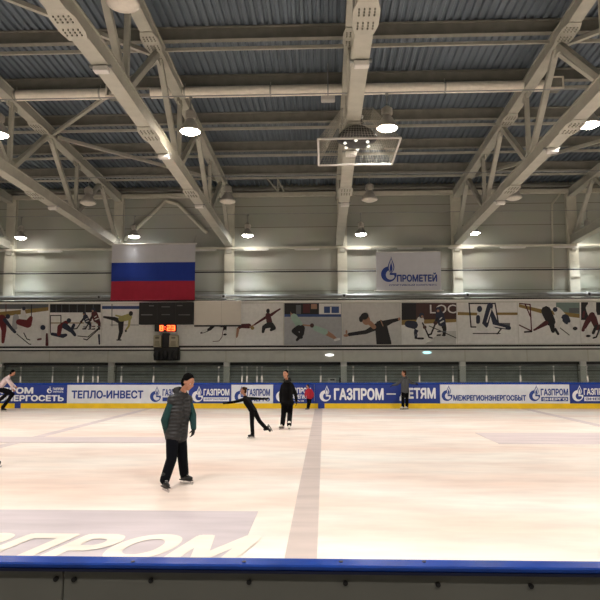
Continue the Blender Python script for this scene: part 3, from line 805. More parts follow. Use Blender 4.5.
def d5(mb):
    S(mb, [(268, 315), (270, 325)], [5, 6], pmar, 3); S(mb, [(268, 316), (260, 321), (254, 325)], [3, 2, 1.5], pmar, 3.8); S(mb, [(271, 315), (276, 311.5), (280, 309)], [3, 2, 1.5], pmar, 4.4)
    Ee(mb, 268, 311, 1.8, 2.4, pblk, 5); S(mb, [(269, 325), (264, 327), (263, 332)], [6, 4, 2.6], pblk, 4.8); S(mb, [(271, 325), (274, 328), (271, 330)], [6, 4, 2.5], pblk, 5.4)
    S(mb, [(238, 329), (241, 326), (249, 326)], [2, 4, 5], pmar, 3); S(mb, [(254, 325), (250, 327)], 1.3, pskin, 4); S(mb, [(238, 329), (237, 336)], [3, 2], pskin, 3.6); Ee(mb, 252.5, 328, 1.8, 1.8, pyel, 5); Ee(mb, 236.5, 337, 1, .8, pskin, 5)
poster(235.5, 283.3, 303.2, 345.3, icel, 'skating photo poster of a pair in maroon, the man with arms spread', d5)
def d6(mb):
    Q(mb, 284.5, 303, 341, 314.5, pblk, 1); Q(mb, 284.5, 314.2, 341, 316.8, pblu, 2); Q(mb, 319, 303.5, 341, 314.2, pwht, 1.6); Q(mb, 324, 306.5, 339, 313, pblu, 2.2); Q(mb, 330, 307, 331.5, 313, pwht, 2.8); Q(mb, 303, 304, 310, 313, pmar, 1.6); Q(mb, 311, 304, 317, 309, pskin, 1.6)
    Q(mb, 296, 305, 301, 314, pmid, 1.6)
    Ee(mb, 293, 311, 2.4, 2.8, pblk, 5); S(mb, [(294, 317), (300, 326)], [7, 7], pmint, 4); S(mb, [(292, 312), (292, 318)], 3, pskin, 3.5)
    S(mb, [(299, 328), (294, 331), (301, 337)], [6, 5, 4], pblk, 4.8); S(mb, [(302, 328), (302, 334), (297, 340)], [6, 4, 2.5], pblk, 5.6)
    S(mb, [(303, 325), (313, 326)], 1.5, pskin, 5); Ee(mb, 312, 325.5, 2, 2.2, pbrn, 6); S(mb, [(315, 328), (325, 332)], [5, 6], pmint, 5.5); S(mb, [(325, 332), (332, 336), (336, 339)], [5, 4, 2.5], pskin, 5); S(mb, [(335, 340), (339, 339)], 2.5, pwht, 6)
poster(284, 342, 302.9, 345, iced, 'skating photo poster of a pair in mint green in front of a crowd', d6)
def d7(mb):
    S(mb, [(381, 326), (384, 344)], [12, 15], pblk, 3); S(mb, [(378, 326), (366, 332), (349, 334.5)], [7, 4, 3.4], pblk, 4); S(mb, [(384, 324), (392, 321), (398, 319.5)], [7, 4, 3], pblk, 4.8)
    Ee(mb, 366, 320, 4.2, 5.2, pskin, 5, -.3); S(mb, [(370, 323), (374, 327)], 4.5, pskin, 4.4); Ee(mb, 364.5, 316.2, 4.2, 3.4, pblk, 6, -.4); Ee(mb, 361, 319, 2, 3.2, pblk, 6.5)
    Ee(mb, 346, 335.5, 2.5, 1.4, pskin, 6); Ee(mb, 346.5, 332, 1, 2, pskin, 6.3); Ee(mb, 399.2, 319, 1.4, 1.6, pskin, 6); S(mb, [(380.5, 320), (383, 326)], .9, pskin, 6.6)
poster(342.5, 400.8, 302.7, 344.6, iceg, 'skating photo poster of a dark-haired man in black leaning with arms wide', d7)
def d8(mb):
    Q(mb, 401.5, 302, 456.5, 321, pbrn, 1); Q(mb, 401.5, 302, 416, 320, pblk, 1.5); flat(mb, [(401.5, 325), (456.5, 322), (456.5, 319), (401.5, 320)], YP, pyel, 2)
    flat(mb, [(425, 344), (443, 331), (456, 331), (456, 344)], YP, iceg, 1.5)
    hockey(mb, 419, 338, 25, pwht, pnavy, 1, 4); hockey(mb, 441, 335, 28, pnavy, pblk, -1, 6)
    S(mb, [(429, 326), (443, 332), (456, 338)], .8, pblk, 9); S(mb, [(408, 324), (414, 325)], [7, 8], pnavy, 8); S(mb, [(420, 329), (420, 337)], [3.5, 3.5], pwht, 9); S(mb, [(418, 338.5), (423, 338.5)], 2, pblk, 9.5)
poster(401.1, 456.8, 302.6, 344.3, icel, 'hockey photo poster with a brown LOC panel behind two players', d8)
q = [o for o in C.objects if o.name.startswith('photo_poster')][-1]
text_on('LOC', 430, 456, 304.5, 313.5, YP - .008, pwht, q, bold=.01)
def d9(mb):
    flat(mb, [(457.5, 315), (480, 315.5), (480, 312.8), (457.5, 312)], YP, pyel, 1.6); Q(mb, 496, 312.5, 517.5, 315, pyel, 1.6)
    for a, b in (((469, 303), (471, 327)), ((471, 327), (476, 327)), ((495, 303), (499, 327)), ((469, 303.5), (495, 303.5))): S(mb, [a, b], 1.3, pblk, 2)
    Q(mb, 499, 323, 510, 329, pmid, 1.6)
    Ee(mb, 479.5, 309, 2.6, 3.2, pnavy, 5); S(mb, [(480, 314), (480, 324)], [6, 7], pwht, 4); S(mb, [(478, 317), (478, 322)], [4, 4], pnavy, 4.6)
    S(mb, [(485, 325), (490, 305.5)], [6.5, 6], pnavy, 5); S(mb, [(487, 322), (491, 309)], [1.2, 1.2], pwht, 6); S(mb, [(490, 309), (496, 325), (509, 328)], [3, 6, 4], pnavy, 5.6); S(mb, [(480, 327), (486, 331)], [8, 5], pwht, 6.2)
    S(mb, [(493, 325.5), (505, 328)], [2, 1], pwht, 6.6); S(mb, [(473, 333.5), (500, 333.5)], .9, pblk, 7); S(mb, [(501, 329), (497, 334)], 1.2, pblk, 7.5)
poster(457.2, 518.1, 302.4, 344, icel, 'hockey photo poster with a goalkeeper in dark pads kicking one leg up', d9)
def d10(mb):
    Q(mb, 524, 302.5, 556, 306.5, pwht, 1); Q(mb, 556, 302.5, 579.5, 316, pgrn, 1); Q(mb, 569, 308, 579, 313, pmid, 1.5)
    flat(mb, [(518.6, 304), (540, 309), (579.5, 314), (579.5, 318), (540, 313), (518.6, 307)], YP, pyel, 2)
    for a, b in (((519, 303.5), (530, 304.5)), ((530, 304.5), (531.5, 331)), ((525, 304), (531, 318)), ((519, 325), (531.5, 331))): S(mb, [a, b], 1.2, pmar, 3)
    S(mb, [(524.5, 332), (531.5, 331.5)], 1.6, pblk, 4); S(mb, [(546, 311), (551, 322)], [10, 9], pblk, 4); S(mb, [(551, 322), (553, 331)], [6, 4], pblk, 4.8); S(mb, [(546, 323), (536, 329), (534, 330)], [5, 2, 2], pmar, 5.3)
    S(mb, [(557, 311), (562, 317)], [8, 9], pwht, 5.2); S(mb, [(565, 318), (567, 321)], [8, 7], pnavy, 6); S(mb, [(560, 320), (556, 329)], [5, 4], pwht, 6.6); S(mb, [(555, 329), (558, 334)], 2.5, pblk, 7.2); S(mb, [(569, 324), (573, 328)], [3, 3], pwht, 6); Ee(mb, 575, 328.5, 2.4, 1.8, pblk, 7)
    Ee(mb, 555, 309.5, 2.4, 2.4, pnavy, 7); S(mb, [(560, 328), (569, 335)], .8, pblk, 8)
poster(518.4, 580.2, 302.2, 343.6, icel, 'hockey photo poster with a red goal frame and two players racing', d10)
def d11(mb):
    Q(mb, 580.6, 302, 588, 320, pblk, 1.2); Ee(mb, 590.5, 304, 2.2, 2.6, pwht, 6); S(mb, [(590, 308), (593, 316)], [9, 9], pwht, 4); S(mb, [(592, 315), (587, 322), (583, 330)], [6, 5, 3.5], pmar, 5); S(mb, [(593, 318), (597, 328)], [7, 5], pmar, 5.5)
    S(mb, [(586, 330), (587, 335)], [3, 3], pwht, 6); S(mb, [(596, 326), (593, 333)], 3, pblk, 6.5); S(mb, [(584, 312), (583, 317)], 2.5, pmar, 6); Q(mb, 596, 302, 612, 315, pblk, 1.4); Ee(mb, 588, 336, 2.5, 1.2, pblk, 7); hockey(mb, 606, 338, 28, pred, pwht, -1, 8)
poster(580.5, 640, 302, 343, icel, 'hockey photo poster with a white-shirted player in red shorts, at the right edge', d11)

# ------------------------------------------------------------------ scoreboard, clock, speakers, blank board
YS = 31.15
a = W(138.6, 324.4, YS); b = W(193.8, 302, YS)
r = empty('scoreboard', ((a.x + b.x) / 2, YS, a.z), 'black scoreboard with faint lettering bars under the flag', 'scoreboard')
MB().box(((a.x + b.x) / 2, YS + .18, (a.z + b.z) / 2), (b.x - a.x, .36, b.z - a.z), black_m, .02).build('case', r)
dm = mat('scoreboard_print', (110, 110, 110), .6)
m_ = MB()
for x0, x1, y in ((149, 154, 305.8), (161.5, 170, 306.8), (177, 182.5, 305.6), (141, 152.5, 314.8), (161.5, 170, 314.6), (178.5, 190, 314.8)): flat(m_, [(x0, y + .5), (x1, y + .5), (x1, y - .5), (x0, y - .5)], YS, dm, 2)
m_.build('caption_bars', r)
m_ = MB()
for x in (157, 175.5): flat(m_, [(x, 324), (x + .4, 324), (x + .4, 302.5), (x, 302.5)], YS, mat('scoreboard_seam', (45, 45, 48), .5), 1.5)
m_.build('seams', r)
a = W(154.5, 331.5, YS); b = W(175.8, 324.5, YS)
r = empty('led_clock', ((a.x + b.x) / 2, YS, a.z), 'small black clock with glowing orange digits under the scoreboard', 'clock')
MB().box(((a.x + b.x) / 2, YS + .12, (a.z + b.z) / 2), (b.x - a.x, .24, b.z - a.z), black_m, .01).build('case', r)
led = emit('led_red', (255, 70, 30), 4.5)
SEG = {'8': 'abcdefg', '2': 'abged', '3': 'abgcd'}
def digit(x, ch):
    w, y0, y1 = 3.6, 325.3, 330.8; ym = (y0 + y1) / 2; t = .95
    s = {'a': (x, y0, x + w, y0 + t), 'd': (x, y1 - t, x + w, y1), 'g': (x, ym - t / 2, x + w, ym + t / 2), 'f': (x, y0, x + t, ym), 'e': (x, ym, x + t, y1), 'b': (x + w - t, y0, x + w, ym), 'c': (x + w - t, ym, x + w, y1)}
    m_ = MB()
    for c_ in SEG[ch]:
        q = s[c_]; flat(m_, [(q[0], q[3]), (q[2], q[3]), (q[2], q[1]), (q[0], q[1])], YS, led, 2 + .2 * 'abcdefg'.index(c_))
    return m_.build('digit', r)
digit(159.7, '8'); digit(167, '2'); digit(171.4, '3')
m_ = MB(); flat(m_, [(164.6, 327.3), (165.3, 327.3), (165.3, 326.6), (164.6, 326.6)], YS, led, 2); flat(m_, [(164.6, 329.6), (165.3, 329.6), (165.3, 328.9), (164.6, 328.9)], YS, led, 2); m_.build('colon', r)
beige = mat('beige_plastic', (186, 178, 152), .55)
for x0, x1, lab in ((153.2, 161.2, 'left of the pair'), (168.8, 177.8, 'right of the pair')):
    a = W(x0, 347, YS); b = W(x1, 335.2, YS); c_ = (a + b) / 2
    r = empty('wall_speaker', (c_.x, YS, a.z), 'beige boxy loudspeaker under the clock, %s' % lab, 'loudspeaker')
    MB().box((c_.x, YS + .15, c_.z), (b.x - a.x, .3, b.z - a.z), beige, .02).build('case', r)
    m_ = MB(); m_.box((c_.x, YS - .005, c_.z + .16), (.2, .02, .05), black_m)
    m_.build('slot', r); m_ = MB()
    for k in range(5): m_.box((c_.x, YS - .005, c_.z - .02 - k * .05), (.24, .02, .02), mat('speaker_grille', (110, 104, 88), .6))
    m_.build('grille', r)
a = W(153, 360.5, YS - .05); b = W(178.5, 347, YS - .05)
r = empty('equipment_box', ((a.x + b.x) / 2, YS, a.z), 'black equipment housing hanging below the beige loudspeakers', 'equipment box')
MB().box(((a.x + b.x) / 2, YS + .2, (a.z + b.z) / 2), (b.x - a.x, .38, b.z - a.z), black_m, .04).build('case', r)
a2 = W(161.8, 348, YS); b2 = W(168.4, 333, YS); MB().box(((a2.x + b2.x) / 2, YS + .2, (a2.z + b2.z) / 2), (b2.x - a2.x, .3, b2.z - a2.z), black_m, .02).build('upright', r)
for x in (156.5, 165, 174): q = W(x, 355, YS - .05); MB().ball(q, (.16, .1, .25), black_m).build('horn', r, smooth=True)
a = W(193.9, 325, YS); b = W(241, 300.5, YS)
r = empty('blank_board', ((a.x + b.x) / 2, YS, a.z), 'blank white board beside the scoreboard, covering part of a poster', 'board')
MB().box(((a.x + b.x) / 2, YS + .1, (a.z + b.z) / 2), (b.x - a.x, .2, b.z - a.z), mat('blank_panel', (226, 220, 208), .5, var=.02), .01).build('panel', r)
MB().box(((a.x + b.x) / 2, YS + .14, a.z - .04), (b.x - a.x, .12, .07), dark_m).build('bottom_rail', r)
MB().box(((a.x + b.x) / 2 + .2, YS - .004, (a.z + b.z) / 2), (.015, .01, b.z - a.z - .02), mat('panel_seam', (190, 184, 172), .5)).build('seam', r)

# ------------------------------------------------------------------ far boards
YR = 27.0
zt = W(300, 382.6, YR).z; zp1 = W(300, 384.6, YR).z; zk = W(300, 403.4, YR).z
print('board heights', zt, zp1, zk, 'ice edge px', G(300, 408).y)
r = tag(MB().box((1, YR + .08, (zt + zp1) / 2), (66, .2, zt - zp1), blue_cap, .01).build('board_cap_rail', base=(1, YR + .1, zp1)), 'blue cap rail along the top of the far boards', 'rail')
kgaps = [(15, 21), (318, 324.5)]
xs_ = [-32] + [W(g, 400, YR).x for p_ in kgaps for g in p_] + [34]
labs = ['left of the skater in pink top', 'between the left edge and the centre line', 'from the centre line to the right edge']
for k in range(3):
    x0, x1 = xs_[2 * k], xs_[2 * k + 1]
    tag(MB().box(((x0 + x1) / 2, YR + .05, zk / 2), (x1 - x0, .14, zk), yellow_m, .008).build('kick_plate', base=((x0 + x1) / 2, YR + .05, 0)), 'yellow kick plate under the far boards, %s' % labs[k], 'kick plate')
for k, (g0, g1) in enumerate(kgaps):
    x0, x1 = W(g0, 400, YR).x, W(g1, 400, YR).x
    tag(MB().box(((x0 + x1) / 2, YR + .05, zk / 2), (x1 - x0 - .005, .14, zk), blue_ad, .008).build('kick_plate', base=((x0 + x1) / 2, YR + .05, 0)), ['short blue gap piece in the yellow kick plate by the left skater', 'short blue gap piece in the yellow kick plate at the centre line'][k], 'kick plate')
def panel(x0, x1, bg, label):
    a = W(x0, 395, YR).x; b = W(x1, 395, YR).x
    r = empty('advertising_panel', ((a + b) / 2, YR + .05, zk), label, 'advertising board', 'advertising boards round the rink')
    MB().box(((a + b) / 2, YR + .05, (zk + zp1) / 2), (b - a - .012, .1, zp1 - zk), bg, .004).build('board', r)
    return r
def T(r, body, x0, x1, y0, y1, m, bold=.05, slant=0): return text_on(body, x0, x1, y0, y1, YR, m, r, bold=bold, slant=slant)
def bar(r, x0, x1, y0, y1, m, lay=1): mb = MB(); flat(mb, [(x0, y1), (x1, y1), (x1, y0), (x0, y0)], YR, m, lay); mb.build('text_bar', r)
r = panel(-45, 66.7, blue_ad, 'blue advert board reading ГАЗЭНЕРГОСЕТЬ behind the left skater')
T(r, 'ГАЗПРОМ', -19, 33.5, 387.2, 393.8, ink_white, .06); T(r, 'ГАЗЭНЕРГОСЕТЬ', -19, 64, 395, 401.3, ink_white, .06)
logo(47, 52, 386, 393.2, YR, ink_white, r, blue_ad); T(r, 'ГАЗПРОМ', 53, 63.5, 387.6, 390.2, ink_white); T(r, 'ЭНЕРГОСЕТЬ', 53, 63.5, 391, 392.6, ink_white, .03)
r = panel(66.9, 188.5, white_ad, 'white advert board reading ТЕПЛО-ИНВЕСТ in blue letters')
T(r, 'ТЕПЛО-ИНВЕСТ', 71.5, 143.5, 390.3, 398.6, ink_blue, .05)
logo(150, 162, 386, 402, YR, ink_blue, r, white_ad); T(r, 'ГАЗПРОМ', 162.5, 186, 389, 396, ink_blue); bar(r, 162.5, 186, 397.4, 401.3, ink_blue)
r = panel(188.7, 231, blue_ad, 'blue flame-logo advert board just right of the man in the vest')
logo(192, 203, 385.6, 402, YR, ink_white, r, blue_ad); T(r, 'ГАЗПРОМ', 203.5, 229.5, 388.8, 395.6, ink_white); bar(r, 203.5, 229, 397.4, 401.2, ink_white); T(r, 'ЭНЕРГОХОЛДИНГ', 204.5, 228, 398.2, 400.4, ink_blue, .02)
r = panel(231.2, 273, white_ad, 'white flame-logo advert board behind the gliding girl in black')
logo(234.5, 246, 385.6, 402, YR, ink_blue, r, white_ad); T(r, 'ГАЗПРОМ', 247, 270, 388.8, 396, ink_blue); T(r, 'ЭНЕРГО', 247, 270, 397.4, 401.4, ink_blue, .06)
r = panel(273.2, 314.2, blue_ad, 'blue flame-logo advert board behind the woman and the child in red')
logo(276, 287, 385.6, 402, YR, ink_white, r, blue_ad); T(r, 'ГАЗПРОМ', 288, 311, 387.6, 393.4, ink_white); T(r, 'МЕЖРЕГИОН', 288, 309, 394.5, 398.8, ink_white); T(r, 'ГАЗ', 292, 304, 400.2, 401.6, ink_white, .02)
r = panel(314.4, 440, blue_ad, 'long blue advert board reading ГАЗПРОМ — ДЕТЯМ')
logo(319.6, 330.8, 383.6 + 1.5, 401.5, YR, ink_white, r, blue_ad); T(r, 'ГАЗПРОМ', 334, 383.5, 388, 400.2, ink_white, .055); bar(r, 386.5, 395.8, 393.4, 394.6, ink_white, 2); T(r, 'ДЕТЯМ', 399.5, 435.5, 387.8, 400.8, ink_white, .055)
r = panel(440.2, 569.8, white_ad, 'white advert board reading МЕЖРЕГИОНЭНЕРГОСБЫТ')
logo(441.6, 452.4, 385, 401, YR, ink_blue, r, white_ad); T(r, 'МЕЖРЕГИОНЭНЕРГОСБЫТ', 453.3, 526, 395, 400.8, ink_blue, .06)
logo(529, 540.5, 385, 401.2, YR, ink_blue, r, white_ad); T(r, 'ГАЗПРОМ', 540.8, 568, 388.6, 395.6, ink_blue); bar(r, 541.2, 568, 397, 401.2, ink_blue); T(r, 'ЭНЕРГО', 542.5, 567, 397.8, 400.4, ink_white, .04)
r = panel(570, 640, blue_ad, 'blue flame-logo advert board cut by the right edge')
logo(572.2, 583.4, 385, 401.2, YR, ink_white, r, blue_ad); T(r, 'ГАЗПРОМ', 583.8, 611, 388.2, 395, ink_white); bar(r, 584.2, 611, 396.8, 401, ink_white); T(r, 'ЭНЕРГО', 585.5, 610, 397.6, 400.2, ink_blue, .04)

# low glass on the far boards
gl = glass('clear_glass')
pxs = [-13, 20.5, 52.5, 78, 83, 93, 98, 121.3, 153.5, 186, 218.5, 242, 247, 257, 262, 288, 320.7, 353.3, 386, 419.5, 453, 486.5, 520.5, 554, 587.5, 621]
zgt = W(300, 366.5, YR).z
for px in pxs:
    q = W(px, 380, YR + .08)
    r = empty('glass_post', (q.x, YR + .08, zt), 'short white clip post holding the low glass on the far boards', 'post', 'clip posts of the low rink glass')
    MB().box((q.x, YR + .08, zt + .15), (.07, .06, .27), white_m, .008).build('upright', r)
    MB().box((q.x, YR + .08, zgt - .02), (.06, .04, .04), white_m, .008).build('top_clip', r)
for p0, p1 in zip(pxs, pxs[1:]):
    x0 = W(p0, 380, YR + .08).x + .035; x1 = W(p1, 380, YR + .08).x - .035
    tag(MB().box(((x0 + x1) / 2, YR + .08, (zt + zgt) / 2), (x1 - x0, .012, zgt - zt), gl).build('rink_glass', base=((x0 + x1) / 2, YR + .08, zt)), 'low clear glass pane standing on the far boards', 'glass panel', 'low glass panes on the far boards')

# ------------------------------------------------------------------ near boards
capf = G(300, 558, 1.15); capn = G(300, 571, 1.13)
Yf, Yn = capf.y, capn.y
print('near board', Yf, Yn)
zc_ = 1.15
r = empty('near_board_cap', (0, Yf, zc_ - .03), 'glossy blue cap rail in the foreground', 'rail')
MB().box((0, (Yf + Yn) / 2, zc_ - .011), (9, Yf - Yn, .022), blue_cap, .006).build('cap', r)
MB().box((0, Yn + .012, zc_ - .027), (9, .02, .01), mat('dark_blue_edge', (16, 24, 60), .4)).build('edge_strip', r)
m_ = MB()
for px in (133, 244, 424, 341): q = G(px, 562, 1.15); m_.lathe([(.008, 0), (.008, .003)], (q.x, q.y, 1.15), dark_m, 8)
m_.build('screws', r)
nb = mat('near_board_plastic', (112, 112, 106), .5, var=.06)
Yp = Yn + .03
sx = W(62.5, 585, Yp).x
for x0, x1, lab, bxs in ((-3.5, sx - .003, 'grey board panel in the lower left corner', [(-20, 578.5), (56, 579)]), (sx + .003, 4.5, 'long grey board panel along the bottom', [(74, 579.5), (151, 580.5), (249, 582), (345.5, 583), (438, 584.5), (531, 586)])):
    r = empty('rink_board', ((x0 + x1) / 2, Yp, 0), lab, 'rink board')
    MB().box(((x0 + x1) / 2, Yp + .03, .565), (x1 - x0, .05, 1.1), nb, .003).build('panel', r)
    for px, py in bxs:
        q = W(px, py, Yp); m_ = MB(); m_.tube((q.x, Yp + .006, q.z), (q.x, Yp - .006, q.z), .0095, black_m, n=10); m_.tube((q.x, Yp - .006, q.z), (q.x, Yp - .01, q.z), .0055, dark_m, n=6); m_.build('bolt', r)

# ------------------------------------------------------------------ PEOPLE
def remesh(mb, voxel, smooth_it=3, segs=None, mats=None, name='body', parent=None, base=None):
    o = mb.build(name + '_tmp'); me = o.data
    md = o.modifiers.new('r', 'REMESH'); md.mode = 'VOXEL'; md.voxel_size = voxel
    s_ = o.modifiers.new('s', 'SMOOTH'); s_.factor = .5; s_.iterations = smooth_it
    bpy.context.view_layer.update()
    new = bpy.data.meshes.new_from_object(o.evaluated_get(bpy.context.evaluated_depsgraph_get()))
    bpy.data.objects.remove(o)
    new.name = name; new.materials.clear()
    for m in mats: new.materials.append(m)
    if segs and len(mats) > 1:
        for p in new.polygons:
            c = p.center; best = 1e9; k = 0
            for a, b, ra, rb, mi in segs:
                ab = b - a; L = ab.length_squared
                t = 0 if L < 1e-9 else max(0, min(1, (c - a).dot(ab) / L))
                d = (c - a - ab * t).length - (ra + (rb - ra) * t)
                if d < best: best = d; k = mi
            p.material_index = k
    else:
        new.polygons.foreach_set('material_index', [0] * len(new.polygons))
    new.polygons.foreach_set('use_smooth', [True] * len(new.polygons))
    ob = bpy.data.objects.new(name, new); C.objects.link(ob)
    org = parent_world(parent); ob.parent = parent
    for v in new.vertices: v.co -= org
    return ob

class Bod:
    def __init__(s): s.mb = MB(); s.segs = []
    def cap(s, a, b, ra, rb, mi=0):
        a, b = Vector(a), Vector(b)
        s.mb.ball(a, ra, steel, 14, 10); s.mb.ball(b, rb, steel, 14, 10)
        if (b - a).length > 1e-4: s.mb.tube(a, b, ra, steel, rb, n=14)
        s.segs.append((a, b, ra, rb, mi)); return s
    def chain(s, pts, rs, mi=0):
        for i in range(len(pts) - 1): s.cap(pts[i], pts[i + 1], rs[i], rs[i + 1], mi)
        return s
    def ell(s, c, r, M, mi=0):
        s.mb.ball(c, r, steel, 20, 14, M); k = min(r); s.segs.append((Vector(c), Vector(c), k * 1.1, k * 1.1, mi)); return s

def frame(fwd, up):
    f = Vector(fwd).normalized(); u = Vector(up); s_ = u.cross(f).normalized(); u = f.cross(s_).normalized()
    return Matrix((f, s_, u)).transposed()     # x forward, y left, z up

def hand(B, wrist, d, palm_n, k, mi=0, side=1, curl=.5):
    d = Vector(d).normalized(); n = Vector(palm_n); n = (n - d * n.dot(d)).normalized(); s_ = d.cross(n).normalized() * side
    pc = wrist + d * .045 * k
    for q in (-.024, -.008, .008, .024): B.cap(wrist + d * .01 * k + s_ * q * .7 * k, wrist + d * .085 * k + s_ * q * k, .015 * k, .013 * k, mi)
    for j, (q, L) in enumerate(((-.027, .062), (-.009, .078), (.009, .085), (.027, .075))):
        a = wrist + d * .088 * k + s_ * q * k
        b = a + (d * math.cos(curl * .6) + n * math.sin(curl * .6)) * L * .5 * k + s_ * q * .2 * k
        c = b + (d * math.cos(curl * 1.5) + n * math.sin(curl * 1.5)) * L * .5 * k
        B.chain([a, b, c], [.0095 * k, .0088 * k, .0075 * k], mi)
    a = wrist + d * .03 * k + s_ * .026 * k
    b = a + (d * .6 + s_ * .7 + n * .3).normalized() * .035 * k; c = b + (d * .85 + s_ * .25 + n * .4).normalized() * .03 * k
    B.chain([a, b, c], [.013 * k, .0105 * k, .009 * k], mi)

def head(B, c, fwd, up, k, mi=0):
    M = frame(fwd, up); c = Vector(c)
    P = lambda x, y, z: c + M @ (Vector((x, y, z)) * k)
    B.ell(P(-.012, 0, .03), Vector((.098, .077, .092)) * k, M, mi)            # cranium
    B.ell(P(.02, 0, -.035), Vector((.072, .058, .085)) * k, M, mi)             # face and jaw
    B.ell(P(.052, 0, -.092), Vector((.028, .03, .024)) * k, M, mi)             # chin
    B.cap(P(.088, 0, .012), P(.108, 0, -.022), .009 * k, .014 * k, mi)         # nose
    for sg in (-1, 1):
        B.cap(P(.078, sg * .02, .03), P(.07, sg * .045, .03), .012 * k, .01 * k, mi)   # brow
        B.ell(P(.055, sg * .048, -.02), Vector((.03, .022, .024)) * k, M, mi)          # cheek
        B.ell(P(-.005, sg * .078, -.005), Vector((.018, .009, .03)) * k, M, mi)        # ear
    B.cap(P(.088, -.017, -.055), P(.088, .017, -.055), .009 * k, .009 * k, mi)         # lips
    return P, M

eye_m = mat('eye_white', (220, 216, 210), .3); iris_m = mat('dark_eye', (40, 28, 20), .3)
def skate(parent, ankle, toe_dir, k, boot_m, label=None, lift=None):
    """boot and blade; ankle is a world point, toe_dir a horizontal-ish direction"""
    M = frame(toe_dir, (0, 0, 1) if lift is None else lift); A = Vector(ankle)
    P = lambda x, y, z: A + M @ (Vector((x, y, z)) * k)
    B = Bod()
    B.cap(P(-.01, 0, .06), P(-.015, 0, -.02), .052 * k, .046 * k); B.cap(P(-.035, 0, -.055), P(.06, 0, -.055), .036 * k, .042 * k); B.cap(P(.06, 0, -.055), P(.145, 0, -.062), .042 * k, .03 * k); B.cap(P(.0, 0, -.01), P(.07, 0, -.05), .045 * k, .035 * k)
    bt = remesh(B.mb, .009, 2, None, [boot_m], 'skate', parent)
    def pbox(mb, x0, x1, y, z0, z1, m, taper=0):
        vs = [P(x, s_ * y, z) for x in (x0, x1) for s_ in (-1, 1) for z in (z0, z1)]
        mb.add(vs, [(0, 1, 3, 2), (4, 6, 7, 5), (0, 4, 5, 1), (2, 3, 7, 6), (0, 2, 6, 4), (1, 5, 7, 3)], m)
    mb = MB(); pbox(mb, -.075, .16, .034, -.102, -.088, dark_m)
    for x0 in (-.05, .09): pbox(mb, x0, x0 + .05, .012, -.125, -.1, silver)
    pbox(mb, -.09, .185, .0035, -.155, -.118, silver); pbox(mb, .18, .195, .0035, -.14, -.11, silver)
    mb.build('blade', bt)
    mb = MB()
    for i in range(5): mb.cap_dummy = None; q = P(.0 + i * .018, 0, .0 - i * .008); mb.tube(P(.045 + i * .012, -.02, .035 - i * .018), P(.045 + i * .012, .02, .035 - i * .018), .004 * k, white_m if boot_m is not white_boot else dark_m, n=6)
    mb.build('laces', bt)
    return bt
silver = mat('blade_steel', (215, 215, 215), .2, .8); white_boot = mat('white_leather', (215, 208, 200), .5); black_boot = mat('black_leather', (18, 18, 20), .45)
skin = mat('skin_tone', (176, 124, 98), .55, var=.06, scale=12)
hair_blk = mat('dark_hair', (9, 8, 7), .95, spec=.1, var=.3, scale=60, bump=.5, bscale=120); hair_brn = mat('brown_hair', (62, 42, 28), .95, spec=.1, var=.3, scale=60, bump=.5, bscale=120)
glove_blk = mat('black_glove', (14, 14, 16), .8)
trous = mat('black_trousers', (5, 5, 8), .95, spec=.15, var=.2, scale=8, bump=.5, bscale=14)

